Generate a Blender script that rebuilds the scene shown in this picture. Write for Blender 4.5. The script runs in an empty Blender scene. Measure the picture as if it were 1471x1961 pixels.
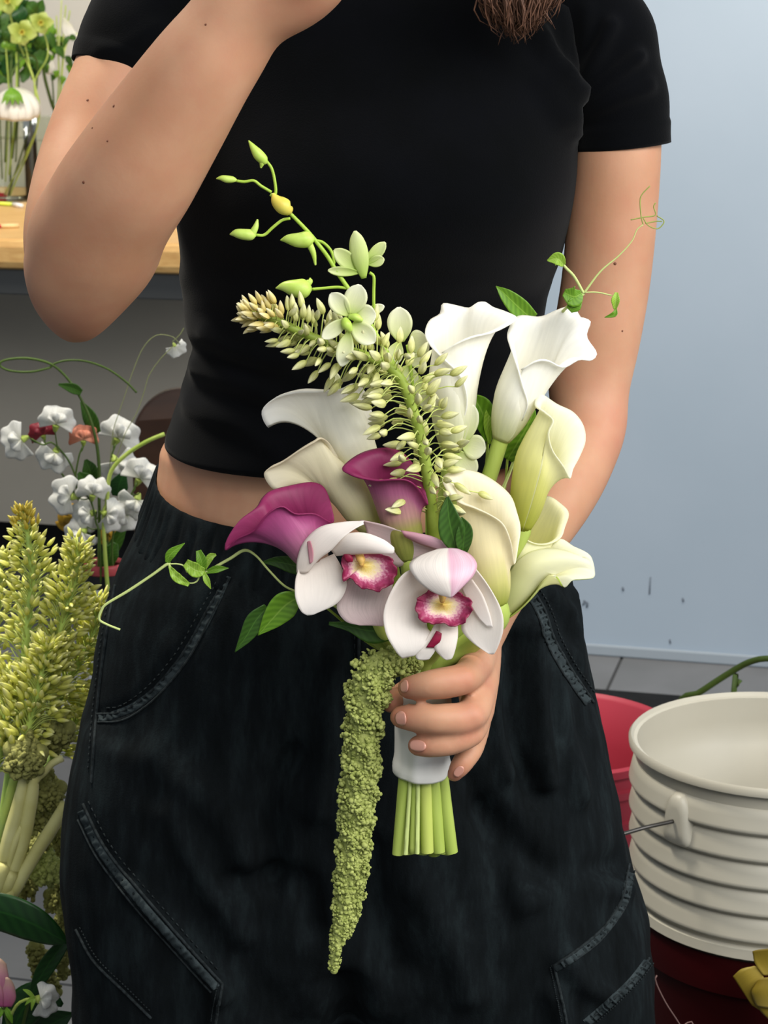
import bpy, bmesh, math, random
import numpy as np
from mathutils import Vector, Matrix, Quaternion
from mathutils.bvhtree import BVHTree

SC = bpy.context.scene
COL = SC.collection
random.seed(7)
RNG = np.random.default_rng(7)

# ------------------------------------------------------------------ camera
CAM_H, PITCH, FPX, CX, CY = 1.38, math.radians(13.5), 4000.0, 735.5, 980.5
cam_d = bpy.data.cameras.new('camera')
cam = bpy.data.objects.new('camera', cam_d)
COL.objects.link(cam)
cam.location = (0, 0, CAM_H)
cam.rotation_euler = (math.pi / 2 - PITCH, 0, 0)
cam_d.sensor_fit = 'VERTICAL'
cam_d.sensor_height = 36.0
cam_d.lens = 36.0 * FPX / 1961.0
cam_d.clip_start = 0.05
cam_d.dof.use_dof = True
cam_d.dof.focus_distance = 1.47
cam_d.dof.aperture_fstop = 26.0
SC.camera = cam

# ------------------------------------------------------------------ world, lights, exposure
w = bpy.data.worlds.new('daylight'); SC.world = w
w.use_nodes = True
bg = w.node_tree.nodes['Background']
bg.inputs[0].default_value = (0.86, 0.93, 1.0, 1)
bg.inputs[1].default_value = 0.34


def area(name, loc, aim, size, size_y, power, col):
    l = bpy.data.lights.new(name, 'AREA'); l.shape = 'RECTANGLE'
    l.size, l.size_y, l.energy, l.color = size, size_y, power, col
    o = bpy.data.objects.new(name, l); COL.objects.link(o)
    o.location = loc
    o.rotation_euler = (Vector(aim) - Vector(loc)).to_track_quat('-Z', 'Y').to_euler()
    return o


key = area('window_daylight', (2.3, 0.55, 2.2), (0.0, 1.7, 1.25), 1.6, 1.6, 56, (1.0, 0.985, 0.96))
area('front_fill_light', (0.85, -0.45, 2.65), (0.0, 1.6, 1.15), 1.9, 1.3, 62, (1.0, 0.985, 0.96))  # added soft fill for surfaces facing the camera, not a known window
area('added_fill_lamp', (-1.15, 3.75, 2.75), (-0.85, 4.9, 1.1), 0.7, 0.5, 13, (1.0, 0.94, 0.84)).data.spread = math.radians(95)  # unseen lamp, added to brighten the wall behind the workbench
area('added_fill_lamp', (-0.85, 2.15, 2.75), (-0.4, 1.9, 0.8), 0.4, 0.4, 8, (1.0, 0.93, 0.80)).data.spread = math.radians(60)  # added fill aimed at the left bud spikes; no lamp known here
area('added_fill_lamp', (1.15, 3.35, 2.75), (0.9, 4.3, 1.4), 0.7, 0.5, 23, (1.0, 0.88, 0.74)).data.spread = math.radians(120)  # unseen lamp, added so the right wall gets brighter towards the top

vs = SC.view_settings
vs.view_transform = 'Standard'; vs.look = 'None'; vs.exposure = 0.12; vs.gamma = 1.0
vs.use_curve_mapping = False

# ------------------------------------------------------------------ helpers
F_ = np.array([0, math.cos(PITCH), -math.sin(PITCH)])
U_ = np.array([0, math.sin(PITCH), math.cos(PITCH)])
R_ = np.array([1.0, 0, 0])
CAMP = np.array([0, 0, CAM_H])


def ray(px, py):
    return F_ + (px - CX) / FPX * R_ - (py - CY) / FPX * U_


def P(px, py, Y):
    d = ray(px, py)
    return CAMP + d * (Y / d[1])


def S(px, py, Y):
    "metres for one photograph pixel at that place"
    return Y / ray(px, py)[1] / FPX


def Pz(px, py, z):
    d = ray(px, py)
    return CAMP + d * ((z - CAM_H) / d[2])


def T(Y0):
    "(px, py, t): t photograph pixels nearer than Y0"
    return lambda p: P(p[0], p[1], Y0 - (p[2] if len(p) > 2 else 0) * 0.00036)


def srgb(h):
    if isinstance(h, str):
        h = h.lstrip('#'); c = [int(h[i:i + 2], 16) / 255 for i in (0, 2, 4)]
    else:
        c = [x / 255 for x in h]
    return tuple((x / 12.92 if x <= .04045 else ((x + .055) / 1.055) ** 2.4) for x in c) + (1.0,)


def spline(pts, n, closed=False):
    "Catmull-Rom through pts, n samples, chord-length parameter"
    p = np.asarray(pts, float)
    if len(p) == 1: return np.repeat(p, n, 0)
    m = min(3, p.shape[1])
    if closed:
        q = np.vstack([p[-1], p, p[0], p[1]])
        d = np.linalg.norm(np.diff(np.vstack([p, p[0]])[:, :m], axis=0), axis=1)
    else:
        q = np.vstack([2 * p[0] - p[1], p, 2 * p[-1] - p[-2]])
        d = np.linalg.norm(np.diff(p[:, :m], axis=0), axis=1)
    d = np.maximum(d, 1e-9) ** 0.7
    s = np.concatenate([[0], np.cumsum(d)]); s /= s[-1]
    ts = np.linspace(0, 1, n + 1)[:-1] if closed else np.linspace(0, 1, n)
    out = []
    for t in ts:
        i = min(max(np.searchsorted(s, t, 'right') - 1, 0), len(s) - 2)
        x = (t - s[i]) / (s[i + 1] - s[i])
        a, b, c, e = q[i], q[i + 1], q[i + 2], q[i + 3]
        out.append(.5 * ((2 * b) + (c - a) * x + (2 * a - 5 * b + 4 * c - e) * x * x + (3 * b - a - 3 * c + e) * x ** 3))
    return np.array(out)


def unit(v):
    v = np.asarray(v, float); n = np.linalg.norm(v)
    return v / n if n > 1e-12 else v


def frames(p, ref=None):
    t = np.gradient(p, axis=0)
    t /= np.maximum(np.linalg.norm(t, axis=1)[:, None], 1e-12)
    r = np.array(ref if ref is not None else (0.31, -0.9, 0.2), float)
    if abs(np.dot(unit(r), t[0])) > .95: r = np.array([0.9, 0.1, 0.3])
    n = unit(r - np.dot(r, t[0]) * t[0]); ns = [n]
    for i in range(1, len(p)):
        n = unit(ns[-1] - np.dot(ns[-1], t[i]) * t[i]); ns.append(n)
    ns = np.array(ns)
    return t, ns, np.cross(t, ns)


def tube(pts, rad, seg=10, ratio=1.0, ref=None, caps=True, round_end=False):
    "pts (k,3), rad (k,) metres; closed tube"
    p = np.asarray(pts, float); r = np.broadcast_to(np.asarray(rad, float), (len(p),)).copy()
    if round_end:
        def cap(c, d, rr, order):
            ks = [(.98, .2), (.87, .5), (.6, .8), (.25, .97)]
            if order: ks = ks[::-1]
            return [c + d * rr * b for a, b in ks], [rr * a for a, b in ks]
        d0, d1 = unit(p[0] - p[1]), unit(p[-1] - p[-2])
        a0, b0 = cap(p[0], d0, r[0], True); a1, b1 = cap(p[-1], d1, r[-1], False)
        p = np.vstack([a0, p, a1]); r = np.concatenate([b0, r, b1])
    t, n, b = frames(p, ref)
    a = np.linspace(0, 2 * math.pi, seg, endpoint=False)
    v = (p[:, None, :] + r[:, None, None] * (np.cos(a)[None, :, None] * n[:, None, :] + ratio * np.sin(a)[None, :, None] * b[:, None, :])).reshape(-1, 3)
    k = len(p); f = []
    for i in range(k - 1):
        for j in range(seg):
            j2 = (j + 1) % seg
            f.append((i * seg + j, i * seg + j2, (i + 1) * seg + j2, (i + 1) * seg + j))
    if caps:
        f.append(tuple(range(seg - 1, -1, -1))); f.append(tuple((k - 1) * seg + j for j in range(seg)))
    return v, f


def stube(ctrl, rad, n=None, seg=8, **k):
    "tube along a spline of control points with radii per control point"
    c = np.asarray(ctrl, float); rr = np.broadcast_to(np.asarray(rad, float), (len(c),))
    s = spline(np.hstack([c, rr[:, None]]), n or 6 * len(c))
    return tube(s[:, :3], np.maximum(s[:, 3], 1e-5), seg, **k)


def loft(rings, close=True, caps=True):
    R = np.asarray(rings); k, m = R.shape[:2]; f = []
    for i in range(k - 1):
        for j in range(m if close else m - 1):
            j2 = (j + 1) % m
            f.append((i * m + j, i * m + j2, (i + 1) * m + j2, (i + 1) * m + j))
    if caps:
        f.append(tuple(range(m - 1, -1, -1))); f.append(tuple((k - 1) * m + j for j in range(m)))
    return R.reshape(-1, 3), f


def merge(parts):
    V, Fa, o = [], [], 0
    for v, f in parts:
        V.append(np.asarray(v)); Fa += [tuple(i + o for i in q) for q in f]; o += len(v)
    return np.vstack(V), Fa


def box(c, s, rot=0.0):
    c = np.asarray(c, float); h = np.asarray(s, float) / 2
    v = np.array([(x, y, z) for z in (-1, 1) for y in (-1, 1) for x in (-1, 1)], float) * h
    ca, sa = math.cos(rot), math.sin(rot)
    v = np.column_stack([v[:, 0] * ca - v[:, 1] * sa, v[:, 0] * sa + v[:, 1] * ca, v[:, 2]]) + c
    return v, [(0, 2, 3, 1), (4, 5, 7, 6), (0, 1, 5, 4), (2, 6, 7, 3), (0, 4, 6, 2), (1, 3, 7, 5)]


def origin_of(o):
    l = np.zeros(3)
    while o is not None:
        l += np.array(o.location); o = o.parent
    return l


def mk(name, vf, m, parent=None, smooth=True, uv=None, thick=0.0, inner=None, bevel=0.0, sub=0, sharp=None):
    v, f = vf
    v = np.asarray(v, float)
    me = bpy.data.meshes.new(name)
    off = origin_of(parent) if parent is not None else np.array([(v[:, 0].min() + v[:, 0].max()) / 2, (v[:, 1].min() + v[:, 1].max()) / 2, v[:, 2].min()])
    me.from_pydata((v - off).tolist(), [], f)
    if uv is not None:
        l = me.uv_layers.new(name='UVMap')
        idx = np.zeros(len(me.loops), int); me.loops.foreach_get('vertex_index', idx)
        l.data.foreach_set('uv', np.asarray(uv)[idx].ravel())
    if smooth:
        me.polygons.foreach_set('use_smooth', [True] * len(me.polygons))
        if sharp is not None:
            me.set_sharp_from_angle(angle=math.radians(sharp))
    me.materials.append(m)
    if inner is not None: me.materials.append(inner)
    o = bpy.data.objects.new(name, me); COL.objects.link(o)
    if parent is not None: o.parent = parent
    else: o.location = off
    if bevel:
        b = o.modifiers.new('bevel', 'BEVEL'); b.width = bevel; b.segments = 2; b.limit_method = 'ANGLE'
    if thick:
        s = o.modifiers.new('thickness', 'SOLIDIFY'); s.thickness = thick; s.offset = 0
        if inner is not None: s.material_offset = 1; s.material_offset_rim = 0
    if sub:
        s = o.modifiers.new('sub', 'SUBSURF'); s.levels = s.render_levels = sub
    return o


def thing(name, label, cat, loc, group=None):
    o = bpy.data.objects.new(name, None); COL.objects.link(o)
    o.empty_display_size = .02; o.location = loc
    return tag(o, label, cat, group)


def tag(o, label, cat, group=None, kind=None):
    o['label'] = label; o['category'] = cat
    if group: o['group'] = group
    if kind: o['kind'] = kind
    return o


def struct(o, label=None):
    o['kind'] = 'structure'
    if label: o['label'] = label
    return o


def link_copy(src, parent, M, name=None):
    c = bpy.data.objects.new(name or src.name.split('.')[0], src.data if hasattr(src, 'data') else src)
    COL.objects.link(c)
    c.parent = parent
    off = origin_of(parent)
    M = Matrix(M); M.translation = M.translation - Vector(off)
    c.matrix_local = M
    return c


def vnoise(p, scale, seed=0):
    "smooth value noise in -1..1 for points (n,3)"
    q = np.asarray(p) * scale + seed * 17.31
    i = np.floor(q).astype(np.int64); fr = q - i
    fr = fr * fr * (3 - 2 * fr)
    def h(a, b, c):
        n = (a * 374761393 + b * 668265263 + c * 2147483647 + seed * 1274126177) & 0xffffffff
        n = ((n ^ (n >> 13)) * 1274126177) & 0xffffffff
        n = ((n ^ (n >> 16)) * 2246822519) & 0xffffffff
        return ((n ^ (n >> 15)) & 0xffff) / 32767.5 - 1
    r = 0
    for dx in (0, 1):
        for dy in (0, 1):
            for dz in (0, 1):
                wgt = (fr[:, 0] if dx else 1 - fr[:, 0]) * (fr[:, 1] if dy else 1 - fr[:, 1]) * (fr[:, 2] if dz else 1 - fr[:, 2])
                r = r + wgt * h(i[:, 0] + dx, i[:, 1] + dy, i[:, 2] + dz)
    return r


# ------------------------------------------------------------------ materials
def nodes(name):
    m = bpy.data.materials.new(name); m.use_nodes = True
    nt = m.node_tree; b = nt.nodes['Principled BSDF']
    return m, nt, b


def ramp(nt, stops):
    r = nt.nodes.new('ShaderNodeValToRGB'); e = r.color_ramp.elements
    while len(e) < len(stops): e.new(.5)
    for x, (pos, col) in zip(e, stops):
        x.position = pos; x.color = srgb(col)
    return r


def mat(name, col, rough=.6, spec=.3, var=None, scale=30., bump=0., bscale=200., sss=0., sheen=0., metal=0., stretch=None, coat=0.):
    m, nt, b = nodes(name)
    b.inputs['Roughness'].default_value = rough
    b.inputs['Specular IOR Level'].default_value = spec
    b.inputs['Metallic'].default_value = metal
    b.inputs['Coat Weight'].default_value = coat
    if sss:
        b.inputs['Subsurface Weight'].default_value = sss
        b.inputs['Subsurface Radius'].default_value = (.010, .004, .002)
        b.inputs['Subsurface Scale'].default_value = 1.0
    if sheen: b.inputs['Sheen Weight'].default_value = sheen
    tc = nt.nodes.new('ShaderNodeTexCoord'); src = tc.outputs['Object']
    if stretch:
        mp = nt.nodes.new('ShaderNodeMapping'); mp.inputs['Scale'].default_value = stretch
        nt.links.new(src, mp.inputs[0]); src = mp.outputs[0]
    if var:
        n = nt.nodes.new('ShaderNodeTexNoise'); n.inputs['Scale'].default_value = scale; n.inputs['Detail'].default_value = 4
        nt.links.new(src, n.inputs['Vector'])
        r = ramp(nt, [(.3, col), (.7, var)]); nt.links.new(n.outputs[0], r.inputs[0])
        nt.links.new(r.outputs[0], b.inputs['Base Color'])
    else:
        b.inputs['Base Color'].default_value = srgb(col)
    if bump:
        n2 = nt.nodes.new('ShaderNodeTexNoise'); n2.inputs['Scale'].default_value = bscale; n2.inputs['Detail'].default_value = 3
        nt.links.new(src, n2.inputs['Vector'])
        bp = nt.nodes.new('ShaderNodeBump'); bp.inputs['Strength'].default_value = bump; bp.inputs['Distance'].default_value = .002
        nt.links.new(n2.outputs[0], bp.inputs['Height']); nt.links.new(bp.outputs[0], b.inputs['Normal'])
    return m


def petal(name, stops, transl=.3, rough=.45, vein=.12, axis='v', vscale=26., spec=.3):
    "petal tissue: colour runs along the petal (UV), fine lengthwise veins, some light passes through"
    m, nt, b = nodes(name)
    uvn = nt.nodes.new('ShaderNodeUVMap'); sp = nt.nodes.new('ShaderNodeSeparateXYZ')
    nt.links.new(uvn.outputs[0], sp.inputs[0])
    r = ramp(nt, stops); nt.links.new(sp.outputs[1 if axis == 'v' else 0], r.inputs[0])
    mp = nt.nodes.new('ShaderNodeMapping'); mp.inputs['Scale'].default_value = (vscale, 1.2, 1)
    nt.links.new(uvn.outputs[0], mp.inputs[0])
    n = nt.nodes.new('ShaderNodeTexNoise'); n.inputs['Scale'].default_value = 2.2; n.inputs['Detail'].default_value = 3
    nt.links.new(mp.outputs[0], n.inputs['Vector'])
    mr = nt.nodes.new('ShaderNodeMapRange'); mr.inputs[1].default_value = .3; mr.inputs[2].default_value = .7
    mr.inputs[3].default_value = 1 - vein; mr.inputs[4].default_value = 1 + vein * .4
    nt.links.new(n.outputs[0], mr.inputs[0])
    mx = nt.nodes.new('ShaderNodeVectorMath'); mx.operation = 'SCALE'
    nt.links.new(r.outputs[0], mx.inputs[0]); nt.links.new(mr.outputs[0], mx.inputs['Scale'])
    nt.links.new(mx.outputs[0], b.inputs['Base Color'])
    b.inputs['Roughness'].default_value = rough; b.inputs['Specular IOR Level'].default_value = spec
    bp = nt.nodes.new('ShaderNodeBump'); bp.inputs['Strength'].default_value = .12; bp.inputs['Distance'].default_value = .001
    nt.links.new(n.outputs[0], bp.inputs['Height']); nt.links.new(bp.outputs[0], b.inputs['Normal'])
    tr = nt.nodes.new('ShaderNodeBsdfTranslucent'); nt.links.new(mx.outputs[0], tr.inputs[0])
    mi = nt.nodes.new('ShaderNodeMixShader'); mi.inputs[0].default_value = transl
    nt.links.new(b.outputs[0], mi.inputs[1]); nt.links.new(tr.outputs[0], mi.inputs[2])
    nt.links.new(mi.outputs[0], nt.nodes['Material Output'].inputs[0])
    return m


M = {}
M['wall_r'] = mat('wall_paint_cool', '#a3b2c1', .75, .2, '#9dadbc', 3, .05, 40)
M['wall_l'] = mat('wall_paint_grey', '#b9b8b2', .8, .2, '#b2b1ab', 3)
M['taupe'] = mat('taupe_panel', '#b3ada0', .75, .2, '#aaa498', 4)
M['base'] = mat('baseboard_paint', '#97a2ac', .6, .2)
M['tile'] = mat('grey_floor_tile', '#717376', .5, .35, '#66686a', 6, .05, 60)
M['grout'] = mat('dark_grout', '#4a4c4e', .9, .1)
M['skin'] = None
M['shirt'] = mat('black_jersey', '#040506', .95, .03, '#06070a', 20, .15, 900, sheen=.05)
M['seam'] = mat('faded_black_seam', '#2c3234', .95, .1, '#171b1c', 250)
M['stem'] = mat('green_stem', '#8ba23f', .5, .3, '#a9b95c', 60, .1, 300, stretch=(1, 1, .1))
M['stem_pale'] = mat('pale_green_stem', '#c3cf86', .5, .3, '#aebc68', 40)
M['stem_dark'] = mat('dark_green_stem', '#394d1b', .55, .3, '#485e24', 40)
M['rib'] = mat('white_satin', '#f4f2ec', .3, .5, '#efede6', 40)
# ------------------------------------------------------------------ the room
ALPHA = math.radians(-14.0)
WX = np.array([math.cos(ALPHA), math.sin(ALPHA), 0])      # along the walls, to the right
WN = np.array([math.sin(ALPHA), -math.cos(ALPHA), 0])      # out of the walls, into the room
WZ = np.array([0, 0, 1.0])
O_R = np.array([0.454, 4.404, 0])                          # foot of the right wall
O_L = np.array([-1.058, 5.60, 0])                         # foot of the left wall


def wbox(o, a0, a1, n0, n1, z0, z1):
    "box in the frame of the walls: along a, out n, up z"
    v = np.array([o + WX * a + WN * n + WZ * z for z in (z0, z1) for n in (n0, n1) for a in (a0, a1)])
    return v, [(0, 1, 3, 2), (4, 6, 7, 5), (0, 4, 5, 1), (2, 3, 7, 6), (0, 2, 6, 4), (1, 5, 7, 3)]


struct(mk('wall_right', merge([wbox(O_R, -0.12, 2.6, -0.12, 0, 0, 3.0), wbox(O_R, -0.12, 0.0, -1.0, -0.12, 0, 3.0)]), M['wall_r'], smooth=False), 'cool white painted wall')
struct(mk('wall_left', wbox(O_L, -3.4, 1.35, -0.12, 0, 0, 3.0), M['wall_l'], smooth=False), 'grey painted wall behind the workbench')
struct(mk('baseboard_right', wbox(O_R, -0.12, 2.6, 0, 0.008, 0, 0.026), M['base'], smooth=False, bevel=.004))
struct(mk('baseboard_left', wbox(O_L, -3.4, 1.35, 0, 0.014, 0, 0.11), M['base'], smooth=False, bevel=.004))
fl = struct(mk('floor', wbox(O_R, -4.4, 2.6, -2.2, 5.2, -0.05, -0.004), M['grout'], smooth=False), 'grey tiled floor')
# tiles: one joint runs through (1190,1262) -> (1165,1330) of the right-hand floor
TW, TD, GAP = .60, .445, .007
a_joint = float(np.dot(Pz(1190, 1262, 0) - O_R, WX))
tile_me = None
for i in range(-4, 3):
    for j in range(-2, 6):
        a0 = a_joint + i * TW + (TW / 2 if j % 2 and False else 0); n0 = .0 + j * TD
        vf = wbox(O_R, a0 + GAP / 2, a0 + TW - GAP / 2, n0 + GAP / 2, n0 + TD - GAP / 2, -.010, 0)
        c = O_R + WX * (a0 + TW / 2) + WN * (n0 + TD / 2)
        if tile_me is None:
            t = mk('tile', (vf[0], vf[1]), M['tile'], fl, smooth=False)
            tile_me = t.data; t0 = c
        else:
            t = bpy.data.objects.new('tile', tile_me); COL.objects.link(t); t.parent = fl
            t.location = c - t0

# taupe panel that closes the workbench's back and the bench itself
zt = .93
front = [Pz(0, 458, zt), Pz(360, 484, zt)]
O_T = front[0]; n_t = float(np.dot(O_T - O_L, WN))
M['wood'] = mat('pale_beech', '#d9b071', .42, .4, '#c4965a', 9, .05, 90, stretch=(1.2, 14, 14))
M['apron'] = mat('dark_grey_metal', '#3d3f40', .6, .3)
tb = thing('workbench', 'long wooden workbench with thick pale top and dark grey frame by the wall', 'table', (float(O_T[0]), float(O_T[1]), 0))
O_T0 = np.array([O_T[0], O_T[1], 0])
mk('tabletop', wbox(O_T0, -1.3, .62, -1.22, 0, zt - .062, zt), M['wood'], tb, smooth=False, bevel=.016)
mk('apron', wbox(O_T0, -1.28, .60, -1.18, -.02, zt - .115, zt - .0625), M['apron'], tb, smooth=False, bevel=.003)
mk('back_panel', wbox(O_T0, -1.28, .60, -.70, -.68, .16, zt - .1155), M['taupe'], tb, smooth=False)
for a in (-1.26, .55):
    for n in (-1.16, -.07):
        mk('leg', wbox(O_T0, a, a + .05, n, n + .05, 0, zt - .115), M['apron'], tb, smooth=False, bevel=.003)

# black crate on the floor under the bench, black mat on the right
M['black'] = mat('black_plastic', '#141517', .55, .3)
def wthing(name, label, cat, o): return thing(name, label, cat, tuple(float(x) for x in o))
ob = Pz(150, 1085, 0)
cr = wthing('storage_crate', 'low black plastic crate on the floor under the workbench', 'crate', ob)
nb = 0.
for nm, b in (('base', (-.62, .25, -.26, 0, 0, .02)), ('side', (-.62, .25, -.02, 0, .02, .13)), ('side', (-.62, .25, -.26, -.24, .02, .13)),
              ('side', (-.62, -.60, -.24, -.02, .02, .13)), ('side', (.23, .25, -.24, -.02, .02, .13))):
    mk(nm, wbox(ob, *b), M['black'], cr, smooth=False, bevel=.003)
om = Pz(1245, 1337, 0)
tag(mk('rubber_mat', wbox(om, -.35, 1.2, 0, .9, 0.001, .012), mat('black_rubber', '#191a1c', .8, .2, '#101112', 50), smooth=False, bevel=.003), 'black rubber mat on the grey floor behind the buckets', 'mat')

# scuffs on the right wall (dark marks with a shape of their own)
def wall_mark(pts, r):
    pp = []
    for px, py in pts:
        d = ray(px, py); s = np.dot(O_R - CAMP, WN) / np.dot(d, WN)
        pp.append(CAMP + d * s + WN * .0006)
    return tube(np.array(pp), r, 5)
wr = bpy.data.objects['wall_right']
M['scuff'] = mat('scuff', '#6b7480', .9, .1)
for pts, r in (([(1118, 1150), (1126, 1155), (1124, 1163)], .0022), ([(1122, 1152), (1116, 1158)], .002), ([(1193, 1124), (1194, 1131)], .002),
               ([(1246, 1105), (1244, 1138)], .0014), ([(1308, 1145), (1309, 1152)], .002), ([(1381, 1262), (1384, 1267)], .0018), ([(1283, 1224), (1284, 1232)], .0018)):
    mk('scuff', wall_mark(pts, r), M['scuff'], wr)

# ------------------------------------------------------------------ buckets
def bucket_profile(prof, c, seg=72):
    a = np.linspace(0, 2 * math.pi, seg, endpoint=False)
    return loft(np.array([[(c[0] + r * math.cos(t), c[1] + r * math.sin(t), c[2] + z) for t in a] for r, z in prof]), caps=False)


M['white_pl'] = mat('white_plastic', '#b5b1a3', .42, .4, '#ada899', 8)
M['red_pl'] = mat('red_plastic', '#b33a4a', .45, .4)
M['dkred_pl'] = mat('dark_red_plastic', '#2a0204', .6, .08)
YB = 2.04
cb = P(1489, 1413, YB); rb = .150
k = rb / .150
wb = thing('white_bucket', 'ribbed white plastic bucket with wire handle, nested in a dark red bucket', 'bucket', (cb[0], cb[1], cb[2] - .235))
prof = [(.147, -.004), (.150, 0), (.1525, -.003), (.152, -.009), (.146, -.011), (.1445, -.024)]
z = -.024
for i in range(5):
    r0 = .1445 - .0008 * i
    prof += [(r0, z), (r0 + .0025, z - .002), (r0 + .0042, z - .010), (r0 + .0062, z - .020), (r0 + .0066, z - .0225), (r0 + .0058, z - .0242), (r0 + .002, z - .0262), (r0, z - .0288)]
    z -= .0288
prof += [(.141, z - .002), (.146, z - .004), (.147, z - .014), (.142, z - .016), (.132, z - .018), (.127, z - .05), (.123, z - .06), (.0, z - .06)]
outer = bucket_profile(prof, cb)
inn = [(.147, -.004), (.1435, -.005), (.142, -.03), (.141, -.055), (.1385, -.058), (.136, -.1), (.1345, -.103), (.126, -.2), (.0, -.2)]
v2, f2 = bucket_profile(inn, cb)
mk('bucket_body', merge([outer, (v2, [q[::-1] for q in f2])]), M['white_pl'], wb, sharp=50)
# handle ear, facing the camera on the left
th = math.radians(198 + 22)
ed = np.array([math.cos(th), math.sin(th), 0]); et = np.array([-ed[1], ed[0], 0])
ear_c = P(1278, 1570, cb[1] + .15 * math.sin(th))
ear_c = cb + ed * .152 + np.array([0, 0, ear_c[2] - cb[2]])
rings = []
for dr, sc in ((-.010, 1.15), (-.001, 1.0), (.0025, .85), (.003, .5)):
    rings.append([ear_c + ed * dr + et * (sc * .0185 * math.copysign(abs(math.cos(t)) ** .5, math.cos(t)) * (.8 - .3 * math.sin(t))) + WZ * (sc * .026 * math.copysign(abs(math.sin(t)) ** .6, math.sin(t))) for t in np.linspace(0, 2 * math.pi, 28, endpoint=False)])
mk('handle_ear', loft(rings), M['white_pl'], wb)
M['wire'] = mat('grey_wire', '#4c4a48', .35, .5, metal=.8)
hp = [ear_c + ed * .004, ear_c + ed * .014 + et * -.002, P(1235, 1585, ear_c[1] - .02), P(1190, 1598, ear_c[1] - .03), P(1120, 1640, ear_c[1] - .05)]
# the bail runs on round the front and back up to the far ear
ear2 = cb - ed * .152 + np.array([0, 0, ear_c[2] - cb[2]])
dn = unit(np.cross(ed, WZ)) * -1
arc = [ear_c * .5 * (1 + math.cos(a)) + ear2 * .5 * (1 - math.cos(a)) + (np.array([-.10, -.135, -.055])) * math.sin(a) for a in np.linspace(.0, math.pi, 18)]
wire = tube(spline(np.array([ear_c + ed * .006] + [np.array(q) for q in arc[1:-1]] + [ear2]), 60), .0021, 8)
handle_vf = stube(np.array(hp[:4]), .0021, 24, 8)
mk('wire_handle', handle_vf, M['wire'], wb)

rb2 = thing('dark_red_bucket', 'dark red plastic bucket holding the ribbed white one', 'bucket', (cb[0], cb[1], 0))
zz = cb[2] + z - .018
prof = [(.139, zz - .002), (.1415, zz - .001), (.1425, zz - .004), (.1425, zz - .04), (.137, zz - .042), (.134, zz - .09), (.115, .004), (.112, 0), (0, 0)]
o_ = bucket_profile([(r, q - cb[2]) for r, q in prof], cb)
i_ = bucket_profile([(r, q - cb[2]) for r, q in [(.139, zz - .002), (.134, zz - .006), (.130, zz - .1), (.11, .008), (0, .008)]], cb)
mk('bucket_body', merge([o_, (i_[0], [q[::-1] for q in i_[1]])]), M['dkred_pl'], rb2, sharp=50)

YR = 2.46
cr2 = P(1062, 1396, YR)
rr2 = 238 * S(1062, 1396, YR)
kk = rr2 / .15
pk = thing('red_bucket', 'empty rose red plastic bucket standing behind the trouser leg', 'bucket', (cr2[0], cr2[1], 0))
H2 = cr2[2]
prof = [(.147, -.003), (.150, 0), (.154, -.003), (.154, -.012), (.148, -.014), (.147, -.03), (.152, -.032), (.153, -.04), (.147, -.043), (.146, -.07), (.151, -.072), (.151, -.08), (.145, -.083), (.12, -H2 + .003), (.117, -H2), (0, -H2)]
inn = [(.147, -.003), (.144, -.006), (.141, -.07), (.117, -H2 + .01), (0, -H2 + .01)]
o_ = bucket_profile([(r * kk, q) for r, q in prof], cr2); i_ = bucket_profile([(r * kk, q) for r, q in inn], cr2)
mk('bucket_body', merge([o_, (i_[0], [q[::-1] for q in i_[1]])]), M['red_pl'], pk, sharp=50)

# cut stems leaning behind the white bucket
g1 = [Pz(1330, 1420, .0) * [1, 1, 1], P(1340, 1326, 2.62), P(1392, 1292, 2.60), P(1435, 1268, 2.58), P(1475, 1261, 2.56), P(1540, 1268, 2.54)]
g1[0] = np.array([g1[1][0] - .03, g1[1][1] + .02, 0.004]); g1.insert(1, P(1296, 1356, 2.64)); g1[0] = np.array([g1[1][0] - .06, g1[1][1] + .02, .004]); g1.insert(1, g1[0] * .3 + g1[1] * .7 + [-.012, 0, 0])
tag(mk('plant_stem', stube(g1, .0042 * np.ones(len(g1)), 50), M['stem_dark']), 'long dark green stem arching behind the white bucket', 'stem', 'loose stems behind the white bucket')
g2 = [P(1404, 1340, 2.66), P(1410, 1318, 2.66), P(1417, 1302, 2.66)]
g2.insert(0, np.array([g2[0][0] - .01, g2[0][1], 0.004]))
tag(mk('plant_stem', stube(g2, .0040, 20), M['stem_dark']), 'short cut green stem end poking up behind the white bucket rim', 'stem', 'loose stems behind the white bucket')
th_p = [P(1258, 1868, 1.86), P(1256, 1880, 1.86), P(1275, 1920, 1.86), P(1302, 1962, 1.86), P(1340, 2030, 1.86)]
fz = th_p[-1] * [1, 1, 0] + [.02, 0, .003]
tag(mk('twig', stube(th_p + [fz], .0007, 40, 6), mat('brown_twig', '#6d5450', .7)), 'thin brown twig in front of the dark red bucket', 'twig')
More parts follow.
